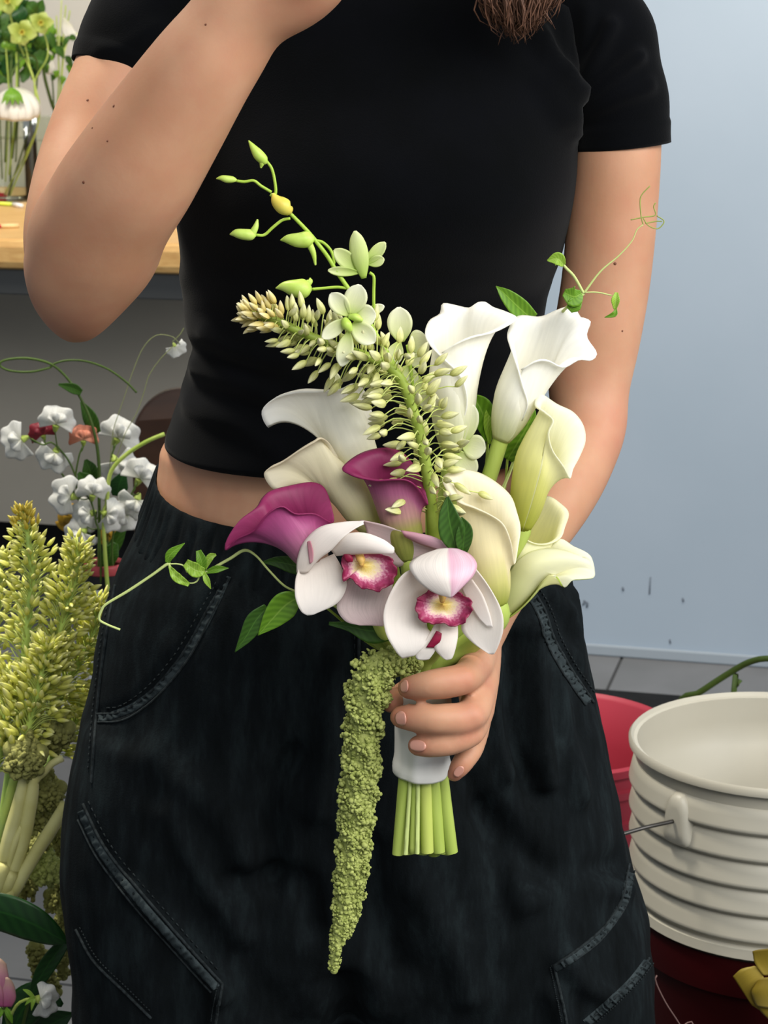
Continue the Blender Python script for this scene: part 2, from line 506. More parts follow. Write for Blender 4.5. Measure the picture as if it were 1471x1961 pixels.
# ------------------------------------------------------------------ the person
def skin_mat():
    m, nt, b = nodes('skin')
    tc = nt.nodes.new('ShaderNodeTexCoord')
    n = nt.nodes.new('ShaderNodeTexNoise'); n.inputs['Scale'].default_value = 14; n.inputs['Detail'].default_value = 5
    nt.links.new(tc.outputs['Object'], n.inputs['Vector'])
    r = ramp(nt, [(.32, '#b08061'), (.68, '#c09274')]); nt.links.new(n.outputs[0], r.inputs[0])
    at = nt.nodes.new('ShaderNodeAttribute'); at.attribute_name = 'flush'
    n3 = nt.nodes.new('ShaderNodeTexNoise'); n3.inputs['Scale'].default_value = 55; n3.inputs['Detail'].default_value = 4
    nt.links.new(tc.outputs['Object'], n3.inputs['Vector'])
    mr = nt.nodes.new('ShaderNodeMapRange'); mr.inputs[1].default_value = .4; mr.inputs[2].default_value = .75; mr.inputs[4].default_value = .30
    nt.links.new(n3.outputs[0], mr.inputs[0])
    ad = nt.nodes.new('ShaderNodeMath'); ad.operation = 'ADD'; ad.use_clamp = True
    nt.links.new(at.outputs['Fac'], ad.inputs[0]); nt.links.new(mr.outputs[0], ad.inputs[1])
    mx = nt.nodes.new('ShaderNodeMixRGB'); mx.inputs[2].default_value = srgb('#b2735c')
    nt.links.new(ad.outputs[0], mx.inputs[0]); nt.links.new(r.outputs[0], mx.inputs[1])
    nt.links.new(mx.outputs[0], b.inputs['Base Color'])
    b.inputs['Roughness'].default_value = .55; b.inputs['Specular IOR Level'].default_value = .35
    b.inputs['Subsurface Weight'].default_value = .22
    b.inputs['Subsurface Radius'].default_value = (.012, .004, .002); b.inputs['Subsurface Scale'].default_value = .8
    n2 = nt.nodes.new('ShaderNodeTexNoise'); n2.inputs['Scale'].default_value = 420; n2.inputs['Detail'].default_value = 2
    nt.links.new(tc.outputs['Object'], n2.inputs['Vector'])
    bp = nt.nodes.new('ShaderNodeBump'); bp.inputs['Strength'].default_value = .06; bp.inputs['Distance'].default_value = .001
    nt.links.new(n2.outputs[0], bp.inputs['Height']); nt.links.new(bp.outputs[0], b.inputs['Normal'])
    return m


M['skin'] = skin_mat()
YT = 1.68                                  # torso axis


def remesh(parts, voxel, smooth=4, fac=.5):
    v, f = merge(parts)
    me = bpy.data.meshes.new('tmp'); me.from_pydata(v.tolist(), [], f)
    o = bpy.data.objects.new('tmp', me); COL.objects.link(o)
    r = o.modifiers.new('r', 'REMESH'); r.mode = 'VOXEL'; r.voxel_size = voxel
    if smooth:
        s = o.modifiers.new('s', 'SMOOTH'); s.iterations = smooth; s.factor = fac
    dg = bpy.context.evaluated_depsgraph_get(); dg.update()
    m2 = bpy.data.meshes.new_from_object(o.evaluated_get(dg))
    bpy.data.objects.remove(o); bpy.data.meshes.remove(me)
    co = np.zeros(len(m2.vertices) * 3); m2.vertices.foreach_get('co', co); co = co.reshape(-1, 3)
    nr = np.zeros(len(m2.vertices) * 3); m2.vertex_normals.foreach_get('vector', nr); nr = nr.reshape(-1, 3)
    fs = [tuple(p.vertices) for p in m2.polygons]
    bpy.data.meshes.remove(m2)
    return co, nr, fs


def ell_ring(xl, xr, py, Y, dep, seg=48, sq=2.3, tilt=0.0):
    "horizontal ring whose left and right outline fall on the pixels xl, xr of row py; tilt: metres the front hangs lower"
    a, b = P(xl, py, Y), P(xr, py, Y)
    c = (a + b) / 2; hw = (b[0] - a[0]) / 2
    out = []
    for t in np.linspace(0, 2 * math.pi, seg, endpoint=False):
        ct, st = math.cos(t), math.sin(t)
        x = hw * math.copysign(abs(ct) ** (2 / sq), ct); y = dep * math.copysign(abs(st) ** (2 / sq), st)
        out.append(c + np.array([x, y, tilt * (y / dep) if tilt else 0]))
    return out


def pchain(pts, r, Y=None):
    "pts (px,py,Y), r in pixels -> world points and radii"
    w_ = np.array([P(*q) for q in pts]); rr = np.array([a * S(*q) for a, q in zip(r, pts)])
    return w_, rr


def limb(pts, r, n=None, seg=36, ratio=1.0, ref=None, rnd=True):
    w_, rr = pchain(pts, r)
    s = spline(np.hstack([w_, rr[:, None]]), n or 8 * len(pts))
    return tube(s[:, :3], np.maximum(s[:, 3], 1e-4), seg, round_end=rnd, ratio=ratio, ref=ref)


person = thing('person', 'person in black cropped tee and dark loose trousers holding up a bridal bouquet', 'person', (0.0, YT, 0.0))

body_parts = []
# torso, bare below the hem of the tee
rows = [(-80, 560, 860, .055), (-60, 430, 1000, .075), (0, 345, 1075, .09), (150, 350, 1080, .10), (300, 360, 1075, .112), (450, 372, 1045, .108),
        (600, 372, 1022, .098), (700, 372, 1018, .095), (770, 372, 1015, .094), (820, 340, 1022, .099), (845, 316, 1036, .104), (865, 306, 1042, .107), (890, 304, 1046, .109), (930, 298, 1054, .112), (1000, 290, 1066, .115)]
body_parts.append(loft([ell_ring(l, r, y, YT, d, sq=2.05, tilt=.0) for y, l, r, d in rows[::-1]]))
# neck and head (above the frame)
nk = [np.array([.0, 1.70, z]) for z in (1.36, 1.42, 1.47, 1.52)]
body_parts.append(tube(np.array(nk), [.075, .055, .052, .055], 20))
hc = np.array([.01, 1.675, 1.60])
hd = []
for zz_, rx, ry, dy in ((-.118, .02, .03, -.045), (-.105, .042, .05, -.035), (-.08, .057, .075, -.015), (-.04, .068, .092, 0), (0, .074, .098, .004), (.04, .076, .1, .008), (.08, .068, .09, .01), (.105, .045, .06, .01), (.117, .015, .02, .01)):
    hd.append([hc + np.array([rx * math.cos(t), dy + ry * math.sin(t), zz_]) for t in np.linspace(0, 2 * math.pi, 28, endpoint=False)])
body_parts.append(loft(hd))
body_parts.append(tube(np.array([hc + [0, -.09, .02], hc + [0, -.102, -.01], hc + [0, -.112, -.03], hc + [0, -.1, -.038]]), [.007, .009, .013, .012], 10))
for s in (-1, 1):
    body_parts.append(tube(np.array([hc + [s * .07, .01, -.03], hc + [s * .082, .015, 0], hc + [s * .075, .02, .03]]), [.009, .013, .012], 10))
body_parts.append(tube(np.array([hc + [-.022, -.088, -.062], hc + [0, -.096, -.06], hc + [.022, -.088, -.062]]), [.004, .007, .004], 8))

# raised arm (photo left): upper arm, elbow, forearm, hand beside the face
ref_v = (0, -1, 0)
body_parts.append(limb([(330, 20, 1.66), (266, 70, 1.64), (222, 170, 1.62), (180, 265, 1.60), (146, 360, 1.57), (126, 460, 1.545), (136, 550, 1.53)], [86, 92, 92, 90, 86, 81, 74], 50))
body_parts.append(limb([(158, 545, 1.49), (172, 482, 1.475), (212, 400, 1.455), (262, 322, 1.44), (322, 230, 1.43), (385, 135, 1.42), (440, 60, 1.415), (485, -10, 1.41)],
                       [78, 126, 126, 123, 114, 103, 94, 90], 90, rnd=False))
elb = spline(np.array([(400, 150, 250, 1.470), (430, 90, 290, 1.472), (460, 58, 312, 1.474), (490, 44, 312, 1.475), (520, 45, 302, 1.475), (550, 50, 284, 1.476), (572, 57, 265, 1.478), (595, 68, 244, 1.480), (615, 82, 224, 1.482), (630, 95, 208, 1.485), (642, 108, 193, 1.487), (651, 121, 178, 1.489), (657, 134, 163, 1.490)], float), 40)
body_parts.append(loft([ell_ring(l, r, y, Y, max(.004, (r - l) / 2 * .00037 * .93), 40, 2.0) for y, l, r, Y in elb[::-1]]))
# heel of the hand and the fingers above the frame
body_parts.append(limb([(470, 10, 1.41), (545, -12, 1.405), (600, -55, 1.40), (640, -110, 1.40)], [82, 84, 78, 62], 24))
body_parts.append(limb([(480, 0, 1.43), (520, -70, 1.43), (560, -150, 1.42)], [86, 88, 76], 20))
for i, (x0, y0) in enumerate(((520, -190), (570, -180), (618, -160), (655, -130))):
    body_parts.append(limb([(x0 - 10, y0 + 40, 1.42), (x0, y0 - 50, 1.40), (x0 + 40, y0 - 105, 1.375), (x0 + 90, y0 - 110, 1.38)], [28, 27, 24, 20], 24, 14))
body_parts.append(limb([(560, -40, 1.38), (640, -90, 1.355), (690, -150, 1.36)], [32, 28, 22], 18, 14))

# lowered arm (photo right) with the hand around the ribbon
body_parts.append(limb([(1120, 20, 1.67), (1165, 80, 1.66), (1180, 190, 1.655), (1182, 300, 1.65), (1172, 420, 1.648), (1160, 540, 1.645), (1142, 650, 1.64), (1128, 740, 1.635), (1128, 800, 1.63)],
                       [86, 88, 86, 84, 86, 85, 84, 80, 72], 60))
body_parts.append(limb([(1138, 760, 1.635), (1132, 815, 1.62), (1104, 880, 1.595), (1066, 950, 1.565), (1024, 1020, 1.535), (980, 1095, 1.50), (945, 1160, 1.472), (922, 1210, 1.452)],
                       [68, 72, 74, 73, 66, 56, 50, 48], 60))
# hand: metacarpals fan from the wrist, then the finger chains
WR = (918, 1222, 1.448)
fing = {
    'index': ([(912, 1276, 1.388), (886, 1300, 1.352), (838, 1309, 1.343), (806, 1314, 1.345), (782, 1317, 1.352)], [33, 31, 30, 26.5, 22]),
    'middle': ([(922, 1313, 1.391), (902, 1369, 1.352), (845, 1378, 1.341), (800, 1376, 1.344), (769, 1373, 1.352)], [33, 32, 31, 27.5, 23]),
    'ring': ([(919, 1360, 1.397), (902, 1402, 1.355), (862, 1421, 1.345), (825, 1427, 1.344), (800, 1428, 1.348)], [29, 27, 26, 24, 20.5]),
    'pinky': ([(912, 1398, 1.404), (903, 1432, 1.372), (890, 1455, 1.362), (878, 1472, 1.360), (870, 1484, 1.361)], [26, 24, 22, 19.5, 15]),
}
for nm, (pts, rad) in fing.items():
    body_parts.append(limb(pts, rad, 36, 18))
    body_parts.append(limb([WR, ((WR[0] + pts[0][0]) / 2, (WR[1] + pts[0][1]) / 2, (WR[2] + pts[0][2]) / 2 + .004), pts[0]], [44, 40, rad[0]], 16, 18))
thumb = [(915, 1235, 1.445), (890, 1275, 1.438), (845, 1300, 1.436), (795, 1318, 1.418), (764, 1335, 1.390), (748, 1346, 1.376)]
body_parts.append(limb(thumb, [34, 34, 29, 26, 24, 20], 36, 16))
# knuckle bumps
for (x, y, Y), r in (((906, 1270, 1.382), 24), ((930, 1306, 1.392), 24), ((886, 1298, 1.3475), 25), ((901, 1368, 1.3465), 27), ((903, 1402, 1.352), 23)):
    body_parts.append(limb([(x - 2, y, Y), (x + 2, y + 4, Y)], [r, r], 6, 12))

co, nr, fs = remesh(body_parts, .0021, 7, .5)
def relax(co, fs, spots, it=160):
    "smooth the flesh around joints: (px, py, Y, radius m)"
    wgt = np.zeros(len(co))
    for x, y, Y, r in spots: wgt = np.maximum(wgt, np.exp(-(np.linalg.norm(co - P(x, y, Y), axis=1) / r) ** 4))
    q = np.array([f for f in fs if len(f) == 4]); e = np.vstack([q[:, [0, 1]], q[:, [1, 2]], q[:, [2, 3]], q[:, [3, 0]]])
    e = e[(wgt[e[:, 0]] > .02) & (wgt[e[:, 1]] > .02)]
    idx, inv = np.unique(e, return_inverse=True); e = inv.reshape(e.shape)
    c, w_ = co[idx].copy(), (wgt[idx] * .5)[:, None]
    deg = np.maximum(np.bincount(e[:, 0], minlength=len(idx)) + np.bincount(e[:, 1], minlength=len(idx)), 1)[:, None]
    for _ in range(it):
        a = np.column_stack([np.bincount(e[:, 0], c[e[:, 1], k], len(idx)) + np.bincount(e[:, 1], c[e[:, 0], k], len(idx)) for k in range(3)]) / deg
        c += (a - c) * w_
    co = co.copy(); co[idx] = c
    return co


co = relax(co, fs, [(185, 530, 1.45, .055), (1135, 780, 1.60, .05), (520, 20, 1.39, .04)])
body = mk('body', (co, fs), M['skin'], person)
fl_at = body.data.attributes.new('flush', 'FLOAT', 'POINT')
flush = np.zeros(len(co))
for q, w_, k_ in [((145, 640, 1.48), .035, .4), ((100, 590, 1.48), .03, .25), ((1190, 830, 1.60), .03, .5), ((600, 60, 1.38), .025, .4)] + \
        [((x, y, Y), .012, .45) for x, y, Y in ((886, 1300, 1.34), (902, 1368, 1.34), (903, 1404, 1.345), (925, 1308, 1.375), (908, 1272, 1.37))] + \
        [((x, y, Y), .011, .8) for x, y, Y in ((772, 1317, 1.345), (760, 1374, 1.345), (790, 1430, 1.34), (868, 1484, 1.355), (745, 1350, 1.37))]:
    flush += k_ * np.exp(-(np.linalg.norm(co - P(*q), axis=1) / w_) ** 2)
fl_at.data.foreach_set('value', np.clip(flush, 0, 1))
BODY_BVH = BVHTree.FromPolygons([Vector(c) for c in co], fs)


def hit(bvh, px, py):
    d = Vector(ray(px, py)).normalized()
    h = bvh.ray_cast(Vector(CAMP), d)
    return h[0], h[1]


# fingernails
M['nail'] = mat('fingernail', '#c8907e', .3, .5)
def nail(px, py, ang, L, W):
    h, n = hit(BODY_BVH, px, py)
    if h is None: return
    s = S(px, py, h.y)
    ax = np.array([math.cos(ang), 0, -math.sin(ang)]); n = np.array(n)
    ax = unit(ax - np.dot(ax, n) * n); sd = np.cross(n, ax)
    vs, uvs = [], []
    g = []
    for i in range(9):
        row = []
        for j in range(7):
            u, v_ = i / 8 * 2 - 1, j / 6 * 2 - 1
            lx = u * math.sqrt(max(0, 1 - .5 * v_ * v_)); ly = v_ * math.sqrt(max(0, 1 - .45 * u * u))
            p = np.array(h) + ax * lx * L * s + sd * ly * W * s + n * (.0006 - (ly * W * s) ** 2 * 55 - (lx * L * s) ** 2 * 8)
            row.append(p)
        g.append(row)
    mk('fingernail', loft(g, close=False, caps=False), M['nail'], person, thick=.0006)


nail(775, 1314, math.radians(175), 13, 12)
nail(768, 1376, math.radians(175), 15, 14)
nail(800, 1428, math.radians(185), 20, 11)
nail(879, 1477, math.radians(125), 13, 8)
# moles
M['mole'] = mat('mole', '#6a3f2c', .6)
for px, py, r in ((168, 192, 3), (218, 203, 3.6), (160, 349, 3.6), (177, 245, 2.2), (206, 270, 2.4), (1178, 505, 3.4), (394, 47, 2.6), (1192, 634, 2.2)):
    h, n = hit(BODY_BVH, px, py)
    if h is not None:
        s = S(px, py, h.y); n = np.array(n); a = unit(np.cross(n, [0, 0, 1])); b = np.cross(n, a)
        rg = [[np.array(h) + n * hh + (a * math.cos(t) + b * math.sin(t)) * r * s * q for t in np.linspace(0, 6.283, 10, endpoint=False)] for hh, q in ((-.0004, 1.1), (.0002, .8), (.0005, .3))]
        mk('mole', loft(rg), M['mole'], person)

# ---- cropped tee
shirt = thing  # placeholder name kept out of the scene
SEG = 120
rows = [(-84, 590, 850, .058), (-70, 480, 960, .075), (-45, 390, 1035, .09), (0, 330, 1092, .103), (80, 322, 1106, .112), (170, 322, 1108, .122), (285, 328, 1105, .134), (370, 336, 1096, .138),
        (440, 344, 1080, .133), (500, 350, 1063, .124), (560, 356, 1046, .115), (620, 358, 1036, .109), (680, 366, 1030, .106), (740, 352, 1029, .106), (790, 332, 1033, .112), (832, 315, 1041, .121)]
rr_ = spline(np.array([(y, l, r, d) for y, l, r, d in rows], float), 110)
rings = []
for i, (y, l, r, d) in enumerate(rr_):
    t = max(0, (y - 560) / 272) ** 2
    rings.append(ell_ring(l, r, y, YT, d, SEG, 2.25 + .25 * t, tilt=.012 * t))
V = np.array(rings)
# bust, and creases gathering to the photo-right armpit and across the waist
flat = V.reshape(-1, 3)
nrm = np.tile(np.array([[math.cos(t), math.sin(t), 0] for t in np.linspace(0, 2 * math.pi, SEG, endpoint=False)]), (len(V), 1))
def bump_at(c, w_, h):
    d = flat - c
    q = (d[:, 0] / w_[0]) ** 2 + (d[:, 1] / .09) ** 2 + (d[:, 2] / w_[1]) ** 2
    return h * np.exp(-q)
disp = np.zeros(len(flat))
for px in (560, 890):
    disp += bump_at(P(px, 400, YT - .13), (.075, .065), .020)
disp += .0022 * vnoise(flat * [1, 1, 2.2], 22, 1) * np.clip((1.25 - flat[:, 2]) / .1, .15, 1)
wv = np.clip((1.22 - flat[:, 2]) / .08, 0, 1)
disp += .003 * wv * vnoise(flat * [.35, .35, 2.6] + .12 * flat[:, [0]] * [0, 0, 1], 26, 3)
def crease_field(pts, w_, h, Y):
    pp = spline(np.array([P(a, b, Y) for a, b in pts]), 16)
    dd = np.min(np.linalg.norm((flat[:, None, [0, 2]] - pp[None][:, :, [0, 2]]), axis=2), axis=1)
    return h * np.exp(-(dd / w_) ** 2) * (flat[:, 1] < YT)
for pts, w_, h in (([(1030, 60), (1070, 140), (1100, 190)], .006, .010), ([(1080, 20), (1092, 100), (1100, 170)], .005, .008), ([(1060, 130), (1085, 190), (1098, 260)], .006, .008),
                   ([(1040, 150), (1075, 230)], .008, .008), ([(400, 650), (470, 680), (560, 690)], .008, .006), ([(375, 720), (460, 735), (540, 770)], .008, .006), ([(360, 790), (450, 810), (520, 850)], .008, .005)):
    disp += crease_field(pts, w_, h, YT - .09)
flat = flat + nrm * disp[:, None]
V = flat.reshape(V.shape)
tee_parts = [loft(V, caps=False)]
tee = mk('cropped_tee', tee_parts[0], M['shirt'], person, thick=.0016)
tee['label'] = 'black cropped short-sleeved jersey tee'


def sleeve(pts, r, cuff_tilt, folds):
    w_, rr = pchain(pts, r)
    s = spline(np.hstack([w_, rr[:, None]]), 46)
    t, n, b = frames(s[:, :3], (0, -1, 0))
    seg = 72; a = np.linspace(0, 2 * math.pi, seg, endpoint=False)
    g = s[:, None, :3] + s[:, 3, None, None] * (np.cos(a)[None, :, None] * n[:, None, :] + np.sin(a)[None, :, None] * b[:, None, :])
    # cuff plane tilt
    k = np.linspace(0, 1, len(s))[:, None, None] ** 3
    g = g + k * cuff_tilt * np.sin(a)[None, :, None] * np.array([0, 0, 1.0])
    fl_ = g.reshape(-1, 3); c = np.repeat(s[:, :3], seg, 0); d = fl_ - c; d /= np.linalg.norm(d, axis=1)[:, None]
    h = .0016 * vnoise(fl_, 30, 5)
    for pts_, w2, hh, Yf in folds:
        pp = spline(np.array([P(x, y, Yf) for x, y in pts_]), 16)
        dd = np.min(np.linalg.norm((fl_[:, None, [0, 2]] - pp[None][:, :, [0, 2]]), axis=2), axis=1)
        h = h + hh * np.exp(-(dd / w2) ** 2) * (d[:, 1] < .3)
    # hem stitch line near the cuff
    ki = np.repeat(np.arange(len(s)), seg)
    h = h + .0012 * (ki > len(s) - 7)
    return loft((fl_ + d * h[:, None]).reshape(g.shape), caps=False)


sl = mk('sleeve', sleeve([(1030, -30, 1.67), (1110, 20, 1.665), (1160, 80, 1.66), (1178, 150, 1.655), (1188, 215, 1.655), (1191, 280, 1.655)], [96, 100, 96, 92, 90, 91], -.001,
                    [([(1105, 190), (1140, 120), (1170, 50)], .006, .008, 1.62), ([(1110, 205), (1170, 150), (1220, 110)], .006, .008, 1.62), ([(1115, 225), (1180, 190), (1240, 165)], .006, .005, 1.62),
                     ([(1100, 150), (1120, 80), (1125, 20)], .006, .004, 1.62)]), M['shirt'], tee, thick=.0016)
mk('sleeve', sleeve([(400, -40, 1.67), (335, 0, 1.66), (290, 40, 1.65), (265, 80, 1.64), (248, 116, 1.635), (238, 146, 1.632)], [104, 116, 117, 112, 106, 101], 0.0,
                    [([(300, 60), (250, 90), (200, 100)], .008, .003, 1.6)]), M['shirt'], tee, thick=.0016)

# ---- hair falling in front of the photo-right shoulder
M['hair'] = mat('brown_hair', '#3f2a20', .45, .4, '#74523f', 90, stretch=(8, 8, .6))
hair_parts = []
rnd = random.Random(3)
for i in range(760):
    u = rnd.random()
    ex = 985 + 95 * (u - .35) + rnd.gauss(0, 10); ey = 62 - 70 * abs(u - .42) + rnd.gauss(0, 9) - (10 if u > .8 else 0)
    if rnd.random() < .10: ey += rnd.uniform(0, 22); ex += rnd.gauss(0, 18)
    y0 = 1.535 + rnd.gauss(0, .008)
    w1 = rnd.gauss(0, 9); cu = rnd.uniform(-16, 20) - (10 if u < .3 else 0)
    pts = [hc + [.07 + .02 * u, -.02 - .03 * rnd.random(), .02 + .05 * u], P(940 + 130 * u, -330, 1.60), P(930 + 140 * u + w1, -170, 1.565), P(925 + 150 * u - w1, -60, y0),
           P((925 + 150 * u) * .5 + ex * .5 + cu, (ey - 20) * .5 - 10, y0 - .004), P(ex + cu * .6, ey - 12, y0), P(ex - cu * .3, ey, y0 + .002)]
    hair_parts.append(stube(pts, [.0009, .0009, .0009, .0008, .0007, .0005, .00015], 20, 4))
# cap of hair on the head
cap = []
for zz_, rx, ry in ((-.06, .080, .085), (-.02, .087, .1), (.03, .09, .11), (.08, .082, .104), (.115, .055, .07), (.13, .01, .012)):
    cap.append([hc + np.array([rx * math.cos(t), .022 + ry * math.sin(t), zz_]) for t in np.linspace(0, 2 * math.pi, 30, endpoint=False)])
hair_parts.append(loft(cap))
hr = mk('hair', merge(hair_parts), M['hair'], person); hr['label'] = 'long brown hair'

# ---- trousers
pr = [(960, 290, 1060, .122), (1000, 268, 1076, .128), (1080, 228, 1094, .138), (1160, 203, 1113, .143), (1290, 182, 1138, .148), (1400, 152, 1155, .150), (1530, 130, 1183, .148), (1640, 126, 1206, .142), (1740, 134, 1230, .136), (1820, 160, 1225, .122), (1885, 260, 1120, .10)]
trunk = loft([ell_ring(l, r, y, YT, d, 64, 2.4, tilt=.018 * max(0, 1 - (y - 960) / 200)) for y, l, r, d in pr[::-1]])
def leg(rows_):
    rg = [ell_ring(l, r, y, YT + dy, d, 56, 2.5) for y, l, r, d, dy in rows_]
    last = np.array(rg[-1]); c = last.mean(0)
    for z_, k_ in ((.40, 1.0), (.25, .98), (.09, .95)):
        q = c + (last - c) * k_; q[:, 2] = z_; rg.append(q.tolist())
    return loft(rg[::-1])
legL = leg([(1350, 165, 640, .125, 0), (1450, 143, 665, .132, 0), (1530, 129, 690, .135, 0), (1640, 122, 700, .135, -.002), (1740, 130, 690, .132, -.004), (1830, 145, 668, .128, -.004), (1900, 149, 660, .125, -.004), (1961, 151, 652, .122, -.004), (2060, 156, 640, .12, 0)])
legR = leg([(1350, 660, 1148, .125, 0), (1450, 645, 1166, .132, 0), (1530, 640, 1183, .135, 0), (1640, 640, 1205, .135, -.002), (1740, 645, 1237, .132, -.004), (1830, 655, 1246, .128, -.004), (1900, 662, 1249, .125, -.004), (1961, 669, 1252, .122, -.004), (2060, 684, 1250, .12, 0)])
co, nr, fs = remesh([trunk, legL, legR], .0042, 10, .5)
pb = BVHTree.FromPolygons([Vector(c) for c in co], fs)


def on_surf(bvh, pts, n=40, lift=0.0):
    q = spline(np.array(pts, float), n)
    out, nn = [], []
    for x, y in q:
        h, nn_ = hit(bvh, x, y)
        if h is not None:
            nn_ = np.array(nn_)
            out.append(np.array(h) + nn_ * lift); nn.append(nn_)
    return np.array(out), np.array(nn)


def add_fold(co, pts, wd, h):
    pp, _ = on_surf(pb, pts, 30)
    if len(pp) < 2: return np.zeros(len(co))
    lo, hi = pp.min(0) - 3 * wd, pp.max(0) + 3 * wd
    sel = np.all((co > lo) & (co < hi), axis=1)
    o = np.zeros(len(co)); idx = np.where(sel)[0]
    for i0 in range(0, len(idx), 20000):
        ii = idx[i0:i0 + 20000]
        d = np.min(np.linalg.norm(co[ii][:, None] - pp[None], axis=2), axis=1)
        o[ii] = h * np.exp(-(d / wd) ** 2)
    return o


disp = .0030 * vnoise(co * [1, 1, .6], 14, 2) + .0014 * vnoise(co, 38, 4)
folds = [([(1020, 1210), (1022, 1300), (1030, 1400), (1045, 1500)], .010, .010), ([(985, 1230), (975, 1330), (985, 1430), (1030, 1520)], .012, -.008),
         ([(960, 1260), (955, 1360), (975, 1480)], .010, .007), ([(1060, 1290), (1075, 1400), (1110, 1520)], .014, .007), ([(930, 1560), (1000, 1640), (1080, 1690), (1190, 1660)], .016, -.007),
         ([(1000, 1730), (1090, 1690), (1200, 1700)], .014, .006), ([(900, 1500), (940, 1600), (960, 1720)], .014, -.006), ([(1100, 1140), (1104, 1220), (1108, 1300)], .010, .003),
         ([(1060, 1160), (1080, 1200), (1098, 1225)], .008, -.004), ([(1055, 1130), (1078, 1160), (1090, 1172)], .007, .003),
         ([(560, 1450), (520, 1520), (515, 1600), (518, 1700)], .014, -.008), ([(440, 1690), (570, 1690), (600, 1780)], .014, -.006), ([(330, 1560), (400, 1690), (460, 1780)], .018, .007),
         ([(640, 1250), (630, 1400), (610, 1550)], .014, .006), ([(300, 1450), (420, 1560), (480, 1650)], .02, .005), ([(250, 1700), (350, 1800), (430, 1900)], .010, .006),
         ([(660, 1895), (664, 1925), (666, 1990)], .018, -.012), ([(700, 1640), (720, 1760), (760, 1860)], .02, -.008), ([(800, 1700), (860, 1800), (900, 1900)], .02, .006),
         ([(690, 1180), (688, 1300), (690, 1500), (690, 1640)], .006, .004),
         ([(1080, 1830), (1120, 1880), (1160, 1900)], .012, .006), ([(1060, 1900), (1075, 1961)], .010, .008), ([(420, 1880), (410, 1961)], .010, .008)]
for p_, w_, h_ in folds: disp += add_fold(co, p_, w_ * .85, h_ * 1.6)
# pockets bag: surface drops inside the pocket mouth
disp += add_fold(co, [(425, 1110), (395, 1170), (350, 1250), (290, 1320), (235, 1360), (188, 1368)], .006, -.004)
disp += add_fold(co, [(1012, 1120), (1040, 1165), (1062, 1225), (1098, 1288), (1138, 1345)], .006, -.004)
co = co + nr * disp[:, None]


def denim():
    m, nt, b = nodes('washed_black_denim')
    tc = nt.nodes.new('ShaderNodeTexCoord')
    n = nt.nodes.new('ShaderNodeTexNoise'); n.inputs['Scale'].default_value = 24; n.inputs['Detail'].default_value = 10; n.inputs['Roughness'].default_value = .68
    mp = nt.nodes.new('ShaderNodeMapping'); mp.inputs['Scale'].default_value = (2.2, 2.2, .5)
    nt.links.new(tc.outputs['Object'], mp.inputs[0]); nt.links.new(mp.outputs[0], n.inputs['Vector'])
    r = ramp(nt, [(.3, '#0b0e0f'), (.5, '#121618'), (.7, '#1d2426'), (.85, '#2f3739')]); nt.links.new(n.outputs[0], r.inputs[0])
    nt.links.new(r.outputs[0], b.inputs['Base Color'])
    b.inputs['Roughness'].default_value = .95; b.inputs['Specular IOR Level'].default_value = .05
    n2 = nt.nodes.new('ShaderNodeTexNoise'); n2.inputs['Scale'].default_value = 700
    nt.links.new(tc.outputs['Object'], n2.inputs['Vector'])
    bp = nt.nodes.new('ShaderNodeBump'); bp.inputs['Strength'].default_value = .25; bp.inputs['Distance'].default_value = .001
    nt.links.new(n2.outputs[0], bp.inputs['Height']); nt.links.new(bp.outputs[0], b.inputs['Normal'])
    return m


M['denim'] = denim()
trousers = mk('trousers', (co, fs), M['denim'], person); trousers['label'] = 'loose washed-black cargo trousers'
pb = BVHTree.FromPolygons([Vector(c) for c in co], fs)

# elastic waistband with gathers
g = []
for i, (y, l, r, d) in enumerate(((902, 301, 1050, .113), (906, 297, 1054, .117), (930, 291, 1058, .120), (955, 283, 1064, .124), (985, 271, 1074, .128), (1005, 262, 1080, .131), (1012, 263, 1078, .128))):
    g.append(ell_ring(l, r, y, YT, d, 420, 2.35, tilt=.026))
g = np.array(g); cc = g.mean(1, keepdims=True)
ang = np.linspace(0, 2 * math.pi, 420, endpoint=False)
rid = .5 * np.sin(ang * 62 + 1.5 * np.sin(ang * 9)) + .3 * np.sin(ang * 41 + 2 * np.sin(ang * 5)) + .3 * np.sin(ang * 97)
dr = g - cc; dr[..., 2] = 0; dr /= np.linalg.norm(dr, axis=2, keepdims=True)
amp = np.array([.0004, .0008, .0022, .0026, .0024, .0016, .0006])[:, None, None]
g = g + dr * amp * rid[None, :, None]
wbnd = mk('waistband', loft(g, caps=False), M['denim'], trousers, thick=.0015, sub=1); wbnd['label'] = 'gathered elastic waistband'

# seams with stitching, laid on the cloth
def seam(pts, r=.0013, stitch=True, off=7, name='seam', n=60):
    pp, nn = on_surf(pb, pts, n, .0006)
    if len(pp) < 4: return
    pp = spline(pp, n * 2)
    o = mk(name, tube(pp, r, 6), M['seam'], trousers)
    if stitch:
        parts = []
        q = np.array(pts, float); qq = spline(q, n)
        tg = np.gradient(qq, axis=0); tg /= np.linalg.norm(tg, axis=1)[:, None]
        side = np.column_stack([-tg[:, 1], tg[:, 0]]) * off
        p2, n2 = on_surf(pb, (qq + side)[::4], n * 2, .0008)
        if len(p2) > 6:
            for i in range(0, len(p2) - 3, 4):
                parts.append(tube(p2[i:i + 3], .0006, 5))
            mk('stitching', merge(parts), M['seam'], o)


